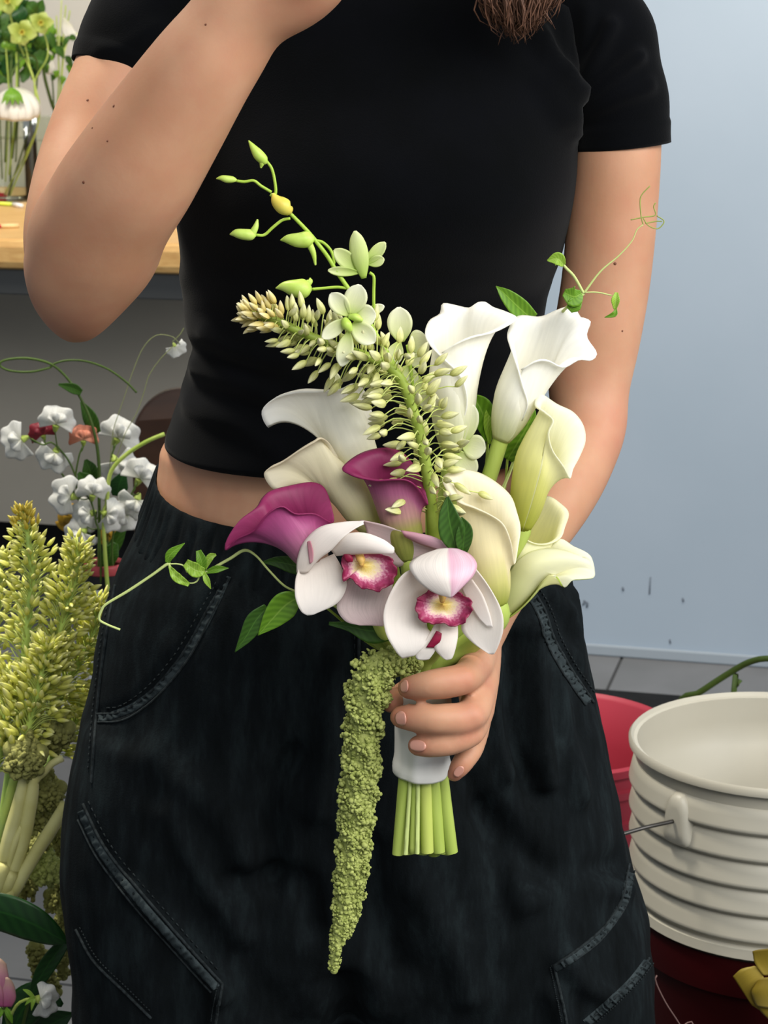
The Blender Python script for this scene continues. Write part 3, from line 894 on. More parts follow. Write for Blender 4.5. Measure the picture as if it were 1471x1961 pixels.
def band(pts, w, amp=.0014, freq=24, n=170, name='seam_band'):
    q = spline(np.array(pts, float), n); tg = np.gradient(q, axis=0); tg /= np.linalg.norm(tg, axis=1)[:, None]
    sd = np.column_stack([-tg[:, 1], tg[:, 0]]); G = []
    for k_, (u, hgt) in enumerate(((-1, -.0006), (-.9, .0007), (-.5, .0012), (0, .0010), (.5, .0012), (.9, .0007), (1, -.0006))):
        row = []
        for i in range(n):
            h, nn_ = hit(pb, *(q[i] + sd[i] * u * w))
            if h is None: row.append(row[-1] if row else None); continue
            pk_ = amp * (math.sin(i * freq * 2 * math.pi / n + 1.3 * math.sin(i * .37)) * (1 - u * u))
            row.append(np.array(h) + np.array(nn_) * (hgt + pk_))
        G.append(row)
    if any(p is None for r in G for p in r): return
    mk(name, loft(np.array(G), close=False, caps=False), M['denim_l'], trousers)


M['denim_l'] = mat('worn_black_denim', '#22282a', .95, .05, '#3a4244', 60, .2, 700)
band([(1006, 1128), (1024, 1150), (1040, 1183), (1056, 1232), (1092, 1295), (1128, 1346)], 8.5, .0015, 19)
band([(436, 1102), (412, 1156), (374, 1226), (320, 1300), (265, 1348), (215, 1370), (188, 1375)], 8, .0010, 24)
band([(155, 1553), (194, 1630), (254, 1710), (332, 1800), (415, 1892)], 8, .0012, 26)
band([(1207, 1672), (1194, 1728), (1156, 1784), (1105, 1828), (1060, 1856)], 8.5, .0013, 18)
band([(1240, 1842), (1210, 1880), (1166, 1922), (1122, 1960)], 8.5, .0014, 14)
seam([(432, 1098), (420, 1130), (395, 1172), (350, 1252), (292, 1322), (236, 1362), (186, 1368)], off=12)
seam([(440, 1106), (405, 1182), (360, 1264), (300, 1336), (240, 1378), (188, 1384)], r=.0009, stitch=False)
seam([(1010, 1118), (1030, 1145), (1045, 1175), (1062, 1225), (1098, 1288), (1136, 1345)], off=-12)
seam([(1000, 1132), (1018, 1158), (1034, 1192), (1050, 1240), (1086, 1302), (1120, 1350)], r=.0009, stitch=False)
seam([(222, 1120), (204, 1220), (190, 1330), (183, 1400), (176, 1500)], off=8)
seam([(690, 1170), (688, 1260), (690, 1400), (688, 1560), (684, 1700)], off=8)
seam([(160, 1540), (200, 1620), (262, 1700), (340, 1790), (425, 1885)], off=-12)
seam([(150, 1570), (185, 1640), (245, 1720), (325, 1812), (405, 1900)], r=.0009, stitch=False)
seam([(146, 1780), (180, 1840), (240, 1900), (290, 1950)], off=-9)
seam([(425, 1885), (412, 1961)], off=8)
seam([(1204, 1655), (1192, 1715), (1160, 1770), (1110, 1815), (1060, 1850)], off=-12)
seam([(1210, 1690), (1195, 1740), (1150, 1800), (1100, 1840)], r=.0009, stitch=False)
seam([(1242, 1835), (1215, 1870), (1170, 1915), (1125, 1955)], off=-12)
seam([(1062, 1850), (1085, 1961)], off=8)
# shoes
M['shoe'] = mat('black_shoe', '#161616', .6)
for sx in (-.14, .12):
    rg = []
    for y_, w_, h_ in ((-.13, .02, .03), (-.11, .036, .045), (-.04, .045, .06), (.03, .042, .09), (.10, .036, .10), (.13, .02, .07)):
        rg.append([np.array([sx + w_ * math.cos(t), YT + y_, max(0.002, h_ / 2 + h_ / 2 * math.sin(t))]) for t in np.linspace(0, 2 * math.pi, 18, endpoint=False)])
    mk('shoe', loft(rg), M['shoe'], person)
# ------------------------------------------------------------------ the bouquet
YBQ = 1.392                                 # axis of the bound stems
GB = 'flowers of the hand-held bouquet'
GL = 'greenery of the hand-held bouquet'


def grid_uv(nu, nv):
    return np.array([(i / (nu - 1), j / (nv - 1)) for i in range(nu) for j in range(nv)])


def sheet(name, G, m, parent, thick=.0007, inner=None):
    G = np.asarray(G); nu, nv = G.shape[:2]
    return mk(name, loft(G, close=False, caps=False), m, parent, uv=grid_uv(nu, nv), thick=thick, inner=inner)


def slot_path(base, slot, Y0, reach=1.0):
    "stem: flower base -> neck above the hand -> through the ribbon -> cut end; slot (dx px, t px)"
    dx, t = slot
    tt = T(YBQ)
    neck = tt((808 + dx * .66, 1285, t * .66)); mid = tt((808 + dx * .60, 1400, t * .60)); rb_ = tt((808 + dx * .70, 1470, t * .70)); end = tt((810 + dx * 1.10, 1634 + (dx % 7) - 3, t * 1.12))
    return [base, base * .5 + neck * .5 + np.array([0, .008, -.004]), neck, mid, rb_, end]


def stem_part(parent, pts, r0, r1, m=None, name='stem', n=60, seg=12):
    p = spline(np.array(pts), n); rr = np.linspace(r0, r1, n)
    return mk(name, tube(p, rr, seg), m or STEMS[len(bpy.data.objects) % 3], parent, smooth=True, sharp=60)


STEMS = [M['stem'], mat('stem_deep', '#6d8a2e', .5, .3, '#86a040', 60, .1, 300, stretch=(1, 1, .1)), mat('stem_yellow', '#a9b752', .5, .3, '#bcc66a', 60, .1, 300, stretch=(1, 1, .1))]


def calla(label, Y0, base, rbp, throat, rtp, rim, slot, outer, inner, flare=.45, curl=.12, closed=True, overlap=.05, stem_r=12.5, NU=72, NV=26, tip=None, group=GB, cat='flower', ruffle=.0):
    tt = T(Y0)
    B = tt(base); C = tt(throat); ax = unit(C - B); hT = np.linalg.norm(C - B)
    rb_ = rbp * S(base[0], base[1], Y0); rt_ = rtp * S(throat[0], throat[1], Y0)
    e1 = unit(np.cross(ax, [0, -1, .05])); e2 = np.cross(ax, e1)
    Rm = np.array([tt(p) for p in rim])
    rel = Rm - B; hh = rel @ ax; rad = rel - hh[:, None] * ax
    th = np.unwrap(np.arctan2(rad @ e2, rad @ e1))
    if closed:
        Rm = np.vstack([Rm, Rm[0]]); dth = th[0] + 2 * math.pi * (1 if th[-1] > th[0] else -1); th = np.append(th, dth)
        c = spline(np.hstack([Rm[:-1], ]), NU, closed=True); c = np.vstack([c, c[0]])
        # angles sampled the same way
        d = np.linalg.norm(np.diff(Rm, axis=0), axis=1) ** .7; s = np.concatenate([[0], np.cumsum(d)]); s /= s[-1]
        ths = np.interp(np.linspace(0, 1, NU + 1), s, th)
    else:
        c = spline(Rm, NU + 1)
        d = np.linalg.norm(np.diff(Rm, axis=0), axis=1) ** .7; s = np.concatenate([[0], np.cumsum(d)]); s /= s[-1]
        ths = np.interp(np.linspace(0, 1, NU + 1), s, th)
    o = thing('calla_lily', label, cat, tuple(B), group)
    G = []
    for i in range(NU + 1):
        Rr = c[i]; a = ths[i]; dirn = e1 * math.cos(a) + e2 * math.sin(a)
        hR = np.dot(Rr - B, ax); hQ = min(hT, max(.15 * hT, .62 * hR)); lay = 1 + (overlap * i / NU if not closed else 0)
        rq = (rb_ + (rt_ - rb_) * (hQ / hT) ** .8) * lay
        Q0 = B + dirn * rb_ * lay; Q1 = B + ax * hQ + dirn * rq
        L = np.linalg.norm(Rr - Q1); rv = unit((Rr - B) - ax * hR)
        C1 = Q1 + unit(ax * (1) + dirn * (rt_ - rb_) / hT * .8) * L * .42
        C2 = Rr - rv * L * flare + ax * L * curl
        row = []
        for j in range(NV):
            v = j / (NV - 1)
            if v < .38:
                x = v / .38; bul = math.sin(x * math.pi) * .10 * rt_
                row.append(Q0 + (Q1 - Q0) * x + dirn * bul)
            else:
                x = (v - .38) / .62
                row.append((1 - x) ** 3 * Q1 + 3 * x * (1 - x) ** 2 * C1 + 3 * x * x * (1 - x) * C2 + x ** 3 * Rr)
        G.append(row)
    sh = sheet('spathe', G, outer, o, .0009, inner)
    if closed:
        bm = bmesh.new(); bm.from_mesh(sh.data); bmesh.ops.remove_doubles(bm, verts=bm.verts, dist=1e-6); bm.to_mesh(sh.data); bm.free()
    # floral tube closing into the stem
    stem_part(o, [B + ax * rb_ * .6] + slot_path(B - ax * rb_ * 1.2, slot, Y0), rb_ * 1.02, stem_r * .00036)
    return o


WHITE_O = petal('calla_white_outer', [(0, '#c9d084'), (.22, '#f2efca'), (.5, '#fcfaee'), (1, '#fefdf7')], .42, vein=.05)
WHITE_I = petal('calla_white_inner', [(0, '#e0e4aa'), (.4, '#faf8ea'), (1, '#fefdf9')], .42, vein=.05)
CREAM_O = petal('calla_cream_outer', [(0, '#a3ae3c'), (.22, '#dedb8e'), (.5, '#f6ecc2'), (1, '#faf2d6')], .42, vein=.05)
CREAM_I = petal('calla_cream_inner', [(0, '#d9d888'), (.4, '#f4ecc8'), (1, '#faf4de')], .42, vein=.05)
LEMON_O = petal('calla_lemon_outer', [(0, '#b4ba36'), (.3, '#e2e184'), (.65, '#f6f3bc'), (1, '#faf7d8')], .45, vein=.05)
LEMON_I = petal('calla_lemon_inner', [(0, '#dfe18c'), (.5, '#f7f5cc'), (1, '#fbfbea')], .45, vein=.05)
LIME_O = petal('calla_lime_outer', [(0, '#b2c448'), (.3, '#d2dc82'), (.7, '#eeeeb2'), (.93, '#f6f5c8'), (1, '#b0c84a')], .45, vein=.05)
OLIVE_O = petal('calla_olive_outer', [(0, '#949e32'), (.3, '#bfbf5c'), (.5, '#ebe4a8'), (.85, '#f8f0d2'), (1, '#f6ead0')], .4, vein=.06)
PINK_O = petal('calla_pink_outer', [(0, '#8f9c46'), (.36, '#a3a055'), (.48, '#b58a80'), (.7, '#a65d7e'), (1, '#8f2c5c')], .25, vein=.16)
PINK_I = petal('calla_pink_inner', [(0, '#6a1f3d'), (.5, '#8f2c5a'), (1, '#993263')], .25, vein=.12)
MAG_O = petal('calla_magenta_outer', [(0, '#b09a74'), (.3, '#b67a90'), (.6, '#b55a8b'), (.85, '#a34277'), (1, '#8f2b5c')], .25, vein=.14)

# A: white, upper left
calla('white calla lily with hooked tip pointing left, upper left of the bouquet', 1.405, (706, 920, 0), 20, (680, 860, 0), 40,
      [(514, 819, 4), (503, 802, 5), (503, 784, 8), (526, 764, 18), (566, 753, 30), (612, 751, 42), (656, 746, 44), (686, 735, 22), (705, 765, -8), (716, 812, -30), (712, 850, -45), (668, 820, -66), (612, 790, -58), (560, 780, -36), (526, 788, -8), (514, 802, 2)],
      (-26, 8), WHITE_O, WHITE_I, flare=.35, curl=.10)
# B: cream olive below it
calla('cream calla lily with olive green throat below the hooked white one', 1.392, (712, 1012, 0), 20, (678, 955, 0), 36,
      [(506, 912, 8), (512, 900, 12), (536, 888, 20), (572, 864, 30), (600, 848, 34), (618, 840, 28), (640, 862, 0), (655, 900, -25), (640, 925, -52), (596, 908, -46), (562, 908, -28), (546, 930, -6), (538, 940, 2), (520, 934, 8)],
      (-40, 14), OLIVE_O, CREAM_I, flare=.35, curl=.08)
# C: tall white, top centre
calla('tall white calla lily at the top centre, rolled edge crossing its front', 1.42, (868, 862, 0), 22, (868, 752, 0), 44,
      [(846, 676, 46), (872, 660, 56), (905, 646, 54), (940, 638, 42), (968, 626, 24), (991, 610, 0), (968, 597, -28), (945, 589, -44), (925, 578, -56), (900, 590, -66), (872, 585, -68), (848, 582, -58), (843, 601, -44), (822, 615, -22), (814, 640, 4), (826, 664, 34), (852, 690, 50), (878, 714, 55), (892, 745, 50), (894, 782, 40), (880, 820, 30)],
      (2, -22), WHITE_O, WHITE_I, flare=.3, curl=.04, closed=False)
# D: white, top right
calla('white calla lily with frilled lip at the top right, in front of the bare arm', 1.415, (960, 842, 0), 16, (984, 776, 0), 38,
      [(998, 708, 44), (1028, 692, 48), (1052, 692, 44), (1080, 704, 36), (1110, 689, 26), (1133, 690, 14), (1143, 676, 2), (1124, 645, -14), (1131, 616, -28), (1113, 609, -36), (1098, 590, -46), (1066, 596, -54), (1034, 607, -60), (992, 606, -50), (972, 637, -22), (977, 664, 10), (990, 702, 40), (1002, 742, 46), (1011, 775, 40), (1000, 806, 30)],
      (22, -16), WHITE_O, WHITE_I, flare=.3, curl=.05, closed=False)
# E: pale lemon, right
calla('pale lemon calla lily opening to the right, below the frilled white one', 1.402, (997, 1012, 0), 18, (1024, 900, 0), 40,
      [(1092, 916, 12), (1080, 894, 34), (1058, 862, 44), (1051, 830, 46), (1060, 806, 38), (1042, 790, 26), (1024, 776, 4), (1033, 755, -22), (1068, 775, -42), (1098, 790, -50), (1117, 815, -46), (1121, 845, -36), (1110, 875, -18), (1098, 898, -4)],
      (36, 2), LEMON_O, LEMON_I, flare=.3, curl=.05)
# F: cream, centre right, opening towards the camera
calla('large cream calla lily seen into its open throat, right of the pink ones', 1.372, (946, 1160, 0), 24, (932, 1075, 0), 44,
      [(986, 1080, 18), (979, 1040, 42), (965, 1006, 52), (942, 988, 54), (908, 973, 48), (880, 963, 40), (860, 945, 26), (847, 919, 4), (862, 905, -18), (888, 900, -32), (918, 906, -44), (950, 924, -50), (978, 950, -46), (990, 982, -36), (997, 1012, -18), (993, 1045, 2)],
      (28, 18), CREAM_O, CREAM_I, flare=.28, curl=.05)
# G1, G2: lemon and lime, lower right
calla('small lemon yellow calla lily with scalloped rim, half hidden behind the cream one', 1.415, (972, 1120, 0), 18, (1008, 1056, 0), 38,
      [(994, 1020, 26), (1020, 1040, 36), (1050, 1042, 34), (1074, 1030, 20), (1082, 1010, 4), (1089, 984, -10), (1076, 967, -24), (1049, 951, -36), (1018, 962, -38), (998, 985, -20)],
      (44, -16), LEMON_O, LEMON_I, flare=.3, curl=.05)
calla('lime green calla lily with folded tip pointing right, lowest on the right', 1.398, (958, 1172, 0), 20, (1008, 1102, 0), 36,
      [(1139, 1094, 4), (1136, 1107, 14), (1112, 1110, 24), (1096, 1112, 28), (1081, 1125, 26), (1066, 1105, 22), (1046, 1104, 8), (1040, 1090, -28), (1048, 1060, -46), (1072, 1033, -40), (1100, 1048, -28), (1126, 1061, -12), (1135, 1074, -2)],
      (50, 10), LIME_O, LEMON_I, flare=.3, curl=.03)
# P1, P2: pink
calla('deep pink calla lily in the middle, open to the upper left', 1.368, (784, 1070, 0), 22, (770, 1005, 0), 36,
      [(655, 898, 4), (672, 880, -12), (700, 865, -28), (737, 858, -44), (766, 864, -50), (788, 885, -46), (805, 912, -32), (814, 938, -6), (820, 966, 14), (802, 936, 34), (780, 920, 46), (750, 919, 50), (722, 921, 46), (690, 916, 30), (668, 908, 14)],
      (-14, 24), PINK_O, PINK_I, flare=.35, curl=.03, stem_r=12)
calla('magenta pink calla lily with tip curling down, far left of the bouquet', 1.365, (612, 1085, 0), 20, (580, 1040, 0), 36,
      [(431, 1054, 16), (434, 1034, 16), (456, 1000, 10), (490, 974, -2), (502, 955, -24), (520, 940, -40), (558, 930, -52), (597, 924, -56), (621, 934, -48), (634, 966, -26), (638, 1000, 0), (604, 984, 22), (566, 984, 38), (540, 970, 48), (512, 985, 52), (484, 1018, 44), (452, 1034, 30), (440, 1048, 22)],
      (-44, 30), MAG_O, PINK_I, flare=.25, curl=.04, stem_r=11)

# ---- petals and leaves from edges -------------------------------------------------
def patch(name, L, Cc, R, Y0, m, parent, n=22, k=13, thick=.0007, ruffle=0., inner=None):
    "surface through left edge, midrib, right edge (each a list of (px,py,t))"
    tt = T(Y0)
    l, c, r = (spline(np.array([tt(p) for p in e]), n) for e in (L, Cc, R))
    G = []
    for i in range(k):
        u = i / (k - 1)
        w0, w1, w2 = (1 - u) * (1 - 2 * u), 4 * u * (1 - u), u * (2 * u - 1)
        row = w0 * l + w1 * c + w2 * r
        if ruffle:
            ph = np.linspace(0, 1, n)
            row = row + np.outer(np.sin(ph * 19 + u * 3) * ruffle * abs(2 * u - 1) ** 2, [0, -1, .2])
        G.append(row)
    return sheet(name, G, m, parent, thick, inner)


def leaf(name, mid, wid, Y0, m, parent, fold=.35, n=22, side=None, thick=.0005, wave=0.):
    "leaf: midrib (px,py,t) and half widths in px at the control points; fold lifts both halves towards the camera"
    q = spline(np.hstack([np.array([list(p) + [0] * (3 - len(p)) for p in mid], float), np.array(wid, float)[:, None]]), n)
    tg = np.gradient(q[:, :2], axis=0); tg /= np.maximum(np.linalg.norm(tg, axis=1)[:, None], 1e-9)
    sd = np.column_stack([-tg[:, 1], tg[:, 0]])
    tt = T(Y0); G = []
    for u in np.linspace(-1, 1, 11):
        row = []
        for i in range(n):
            w_ = max(q[i, 3], .05)
            p = q[i, :2] + sd[i] * w_ * u
            row.append(tt((p[0], p[1], q[i, 2] + fold * w_ * abs(u) ** 1.3 + wave * math.sin(i * .9 + u) * abs(u))))
        G.append(row)
    return sheet(name, G, m, parent, thick)


def leaf_mat(name, c0, c1, rib, transl=.22, rough=.4):
    m, nt, b = nodes(name)
    uvn = nt.nodes.new('ShaderNodeUVMap'); sp = nt.nodes.new('ShaderNodeSeparateXYZ'); nt.links.new(uvn.outputs[0], sp.inputs[0])
    w_ = nt.nodes.new('ShaderNodeTexWave'); w_.inputs['Scale'].default_value = 2.6; w_.inputs['Distortion'].default_value = 1.6
    mp = nt.nodes.new('ShaderNodeMapping'); mp.inputs['Rotation'].default_value = (0, 0, 1.2); nt.links.new(uvn.outputs[0], mp.inputs[0]); nt.links.new(mp.outputs[0], w_.inputs[0])
    r1 = ramp(nt, [(0, c0), (1, c1)]); nt.links.new(w_.outputs[1], r1.inputs[0])
    r2 = ramp(nt, [(.455, '#000000'), (.5, '#ffffff'), (.545, '#000000')]); nt.links.new(sp.outputs[0], r2.inputs[0])
    mx = nt.nodes.new('ShaderNodeMixRGB'); mx.inputs[2].default_value = srgb(rib)
    nt.links.new(r2.outputs[0], mx.inputs[0]); nt.links.new(r1.outputs[0], mx.inputs[1])
    nt.links.new(mx.outputs[0], b.inputs['Base Color'])
    b.inputs['Roughness'].default_value = rough; b.inputs['Specular IOR Level'].default_value = .35
    tr = nt.nodes.new('ShaderNodeBsdfTranslucent'); nt.links.new(mx.outputs[0], tr.inputs[0])
    mi = nt.nodes.new('ShaderNodeMixShader'); mi.inputs[0].default_value = transl
    nt.links.new(b.outputs[0], mi.inputs[1]); nt.links.new(tr.outputs[0], mi.inputs[2]); nt.links.new(mi.outputs[0], nt.nodes['Material Output'].inputs[0])
    return m


LEAF = leaf_mat('leaf_green', '#5f8c22', '#71a02b', '#8db346')
LEAF_D = leaf_mat('leaf_dark_green', '#33551a', '#3d6320', '#4f7a2c')
LEAF_L = leaf_mat('leaf_light_green', '#8db53a', '#a3c64d', '#bdd778')

# ---- cymbidium orchids -------------------------------------------------------------
ORC = petal('orchid_blush_white', [(0, '#f2e8de'), (.5, '#faf3ec'), (1, '#fbf6f2')], .42, vein=.03, vscale=12)
ORC_P = petal('orchid_pink_back', [(0, '#d59aa8'), (.5, '#dfb0bd'), (1, '#e8cdd6')], .3, vein=.14, vscale=30)
ORC_S = petal('orchid_streak', [(0, '#c47f8c'), (1, '#d49aa4')], .2, vein=.1)
ORC_T = petal('orchid_rose_grey', [(0, '#cfb3b4'), (.5, '#dccac7'), (1, '#d9bfc0')], .3, vein=.10, vscale=16)


def hood_mat(name, a, b_, edge):
    m, nt, b = nodes(name)
    uvn = nt.nodes.new('ShaderNodeUVMap'); sp = nt.nodes.new('ShaderNodeSeparateXYZ'); nt.links.new(uvn.outputs[0], sp.inputs[0])
    r = ramp(nt, [(0, a), (.52, a), (.60, b_), (.8, edge), (1, b_)]); nt.links.new(sp.outputs[0], r.inputs[0])
    mp = nt.nodes.new('ShaderNodeMapping'); mp.inputs['Scale'].default_value = (40, 1, 1); nt.links.new(uvn.outputs[0], mp.inputs[0])
    n = nt.nodes.new('ShaderNodeTexNoise'); n.inputs['Scale'].default_value = 1.5; nt.links.new(mp.outputs[0], n.inputs['Vector'])
    mr = nt.nodes.new('ShaderNodeMapRange'); mr.inputs[1].default_value = .35; mr.inputs[2].default_value = .65; mr.inputs[3].default_value = .88; mr.inputs[4].default_value = 1.03
    nt.links.new(n.outputs[0], mr.inputs[0])
    mx = nt.nodes.new('ShaderNodeVectorMath'); mx.operation = 'SCALE'; nt.links.new(r.outputs[0], mx.inputs[0]); nt.links.new(mr.outputs[0], mx.inputs['Scale'])
    nt.links.new(mx.outputs[0], b.inputs['Base Color']); b.inputs['Roughness'].default_value = .45
    tr = nt.nodes.new('ShaderNodeBsdfTranslucent'); nt.links.new(mx.outputs[0], tr.inputs[0])
    mi = nt.nodes.new('ShaderNodeMixShader'); mi.inputs[0].default_value = .25
    nt.links.new(b.outputs[0], mi.inputs[1]); nt.links.new(tr.outputs[0], mi.inputs[2]); nt.links.new(mi.outputs[0], nt.nodes['Material Output'].inputs[0])
    return m


HOOD = hood_mat('orchid_hood', '#f8f0e8', '#e6b8ca', '#ecccd9')


def lip_mat(name):
    "lip: yellow heart, white throat, crimson picotee edge (uv: u across, v outwards)"
    m, nt, b = nodes(name)
    uvn = nt.nodes.new('ShaderNodeUVMap'); sp = nt.nodes.new('ShaderNodeSeparateXYZ'); nt.links.new(uvn.outputs[0], sp.inputs[0])
    n = nt.nodes.new('ShaderNodeTexNoise'); n.inputs['Scale'].default_value = 14; n.inputs['Detail'].default_value = 4
    mp = nt.nodes.new('ShaderNodeMapping'); mp.inputs['Scale'].default_value = (3.2, .8, 1); nt.links.new(uvn.outputs[0], mp.inputs[0]); nt.links.new(mp.outputs[0], n.inputs['Vector'])
    ad = nt.nodes.new('ShaderNodeMath'); ad.operation = 'MULTIPLY_ADD'; ad.inputs[1].default_value = .5; nt.links.new(n.outputs[0], ad.inputs[0]); nt.links.new(sp.outputs[1], ad.inputs[2])
    sb = nt.nodes.new('ShaderNodeMath'); sb.operation = 'SUBTRACT'; sb.inputs[1].default_value = .25; nt.links.new(ad.outputs[0], sb.inputs[0])
    r = ramp(nt, [(0, '#d9b64a'), (.24, '#e4d07c'), (.46, '#e8d4b6'), (.60, '#d49aac'), (.76, '#a03762'), (1, '#7c123a')]); nt.links.new(sb.outputs[0], r.inputs[0])
    nt.links.new(r.outputs[0], b.inputs['Base Color']); b.inputs['Roughness'].default_value = .5
    return m


LIP = lip_mat('orchid_lip')
M['orc_col'] = mat('orchid_column', '#d9b868', .45, .3, '#b98a44', 200)
M['crimson'] = mat('crimson_blotch', '#8a1238', .5, .3, '#6d0c2a', 200)


def lip(name, ctr, outline, Y0, parent, depth=20):
    "frilled dish: rays from the heart to the outline points (px,py,t)"
    tt = T(Y0); c = np.array(list(ctr))
    o = spline(np.array(outline, float), 64, closed=True); o = np.vstack([o, o[:1]])
    G = []
    for i, q in enumerate(o):
        fr = 1 + .035 * math.sin(i * 1.05) + .02 * math.sin(i * 1.9)
        row = []
        for j in range(14):
            v = j / 13
            p = c + (q - c) * v * (fr if v > .8 else 1)
            row.append(tt((p[0], p[1], p[2] - depth * math.sin(v * math.pi * .5) * (1 - v) * 2 + (4 * math.sin(i * 1.1) if v > .75 else 0) * (v - .75) * 4)))
        G.append(row)
    return sheet(name, G, LIP, parent, .0006)


# right (front) orchid
Y2 = 1.338
tb2 = T(Y2)((848, 1150, -30))
o2 = thing('cymbidium_orchid', 'blush white orchid with pink hood, right of the two, just above the hand', 'flower', tuple(tb2), GB)
patch('petal', [(826, 1080, -8), (772, 1100, 12), (738, 1160, 22), (738, 1208, 20), (757, 1246, 12), (771, 1261, 4)], [(838, 1105, -20), (800, 1130, -16), (778, 1175, -10), (778, 1215, 2), (786, 1245, 8), (782, 1258, 4)],
      [(850, 1130, -24), (822, 1165, -26), (818, 1200, -14), (826, 1215, -4), (812, 1238, 8), (793, 1256, 5)], Y2, ORC, o2, 30, 15)
patch('petal', [(862, 1120, -24), (882, 1150, -24), (884, 1190, -14), (886, 1210, -4), (908, 1233, 4), (936, 1252, 6)], [(880, 1090, -16), (915, 1125, -10), (928, 1170, 2), (930, 1205, 6), (934, 1235, 6), (942, 1253, 5)],
      [(898, 1072, -10), (934, 1120, 8), (960, 1168, 16), (964, 1205, 16), (955, 1236, 10), (947, 1252, 6)], Y2, ORC, o2, 30, 15)
patch('petal', [(905, 1110, 2), (925, 1140, 8), (938, 1175, 14), (944, 1202, 16)], [(893, 1115, -4), (910, 1145, 2), (926, 1178, 10), (938, 1200, 15)], [(885, 1130, -8), (898, 1155, -2), (918, 1185, 8), (934, 1200, 14)], Y2, ORC, o2, 18, 9)
patch('sepal', [(836, 1185, -10), (826, 1208, -2), (806, 1240, 6), (796, 1255, 4), (800, 1263, 4)], [(846, 1188, -10), (838, 1215, -2), (826, 1240, 6), (818, 1254, 6), (812, 1264, 4)],
      [(856, 1190, -10), (852, 1215, 0), (838, 1238, 8), (830, 1252, 8), (822, 1262, 5)], Y2, ORC, o2, 20, 9)
patch('sepal', [(845, 1188, -8), (840, 1214, 4), (832, 1240, 10), (846, 1258, 10), (855, 1264, 9)], [(860, 1190, -6), (860, 1215, 6), (855, 1240, 13), (858, 1256, 11), (860, 1263, 9)],
      [(876, 1194, -8), (877, 1215, 2), (874, 1235, 8), (868, 1256, 9), (864, 1262, 9)], Y2, ORC, o2, 20, 9)
patch('blotch', [(836, 1208, 6), (828, 1222, 8), (816, 1240, 9)], [(841, 1210, 8), (834, 1226, 11), (824, 1240, 10)], [(846, 1213, 7), (843, 1228, 10), (832, 1240, 9)], Y2, M['crimson'], o2, 10, 5)
lip('lip', (848, 1158, 4), [(799, 1150, 14), (820, 1132, -4), (850, 1126, -10), (878, 1134, -4), (902, 1150, 16), (904, 1164, 20), (896, 1184, 22), (874, 1200, 24), (848, 1194, 24), (820, 1194, 22), (800, 1180, 18)], Y2, o2, 18)
mk('column', stube([T(Y2)(p) for p in ((848, 1128, -4), (848, 1140, 8), (847, 1150, 12))], [.0026, .0028, .0018], 12, 10, round_end=True), M['orc_col'], o2)
patch('hood', [(838, 1052, -14), (800, 1066, -2), (784, 1084, 18), (800, 1112, 34), (830, 1134, 42), (861, 1144, 46)], [(856, 1050, -10), (852, 1066, 16), (852, 1088, 38), (856, 1110, 50), (861, 1130, 52), (863, 1144, 48)],
      [(876, 1051, -14), (900, 1062, -2), (913, 1080, 16), (908, 1100, 30), (890, 1120, 42), (866, 1143, 47)], Y2, HOOD, o2, 28, 19)
stem_part(o2, [tb2 + [0, .012, 0]] + slot_path(T(Y2)((862, 1200, -40)), (8, 34), Y2), .004, .0044)

# left orchid
Y1 = 1.352
tb1 = T(Y1)((690, 1090, -30))
o1 = thing('cymbidium_orchid', 'white orchid with crimson-edged lip, left of the two, below the pink callas', 'flower', tuple(tb1), GB)
patch('petal', [(572, 1090, 6), (566, 1112, 12), (566, 1144, 16), (576, 1170, 12), (588, 1178, 6)], [(600, 1078, -8), (600, 1105, -4), (600, 1135, 2), (600, 1160, 6), (594, 1178, 6)],
      [(640, 1060, -20), (656, 1090, -16), (664, 1122, -8), (646, 1155, 0), (600, 1177, 5)], Y1, ORC, o1, 26, 13)
patch('sepal', [(568, 1096, 4), (570, 1070, 4), (582, 1038, 2), (612, 1010, 4), (655, 1000, 6), (697, 998, 2)], [(580, 1098, 6), (588, 1075, 12), (606, 1046, 16), (634, 1022, 18), (664, 1012, 16), (696, 1001, 8)],
      [(590, 1096, 4), (612, 1070, 12), (634, 1054, 20), (657, 1030, 26), (680, 1012, 20), (697, 1004, 8)], Y1, ORC, o1, 28, 11)
patch('pink_streak', [(588, 1038, 13), (590, 1056, 13), (593, 1080, 12)], [(591, 1036, 14.5), (595, 1056, 14.5), (597, 1078, 13)], [(595, 1036, 16), (600, 1056, 16), (600, 1074, 14)], Y1 - .0012, ORC_S, o1, 12, 5, thick=.0003)
patch('petal', [(634, 1054, 8), (655, 1026, 20), (694, 1020, 26), (732, 1032, 28), (754, 1048, 24)], [(640, 1060, 4), (665, 1046, 26), (700, 1044, 34), (735, 1050, 32), (755, 1055, 26)],
      [(645, 1064, 0), (670, 1062, 16), (704, 1060, 24), (735, 1060, 28), (752, 1060, 25)], Y1, ORC, o1, 26, 11)
patch('petal', [(690, 996, -12), (730, 1004, -12), (770, 1017, -8), (815, 1025, -4), (874, 1054, 0)], [(700, 1010, -20), (735, 1028, -22), (775, 1040, -18), (815, 1046, -12), (862, 1056, -4)],
      [(705, 1040, -26), (735, 1070, -30), (760, 1086, -28), (800, 1068, -20), (850, 1060, -8)], Y1, ORC_T, o1, 26, 11)
patch('petal', [(768, 1016, 0), (800, 1021, 6), (835, 1030, 8), (874, 1053, 4)], [(772, 1022, 4), (802, 1031, 9), (836, 1041, 10), (868, 1055, 4)], [(776, 1028, -4), (805, 1042, 0), (835, 1052, 4), (860, 1058, 2)], Y1, ORC_P, o1, 18, 7)
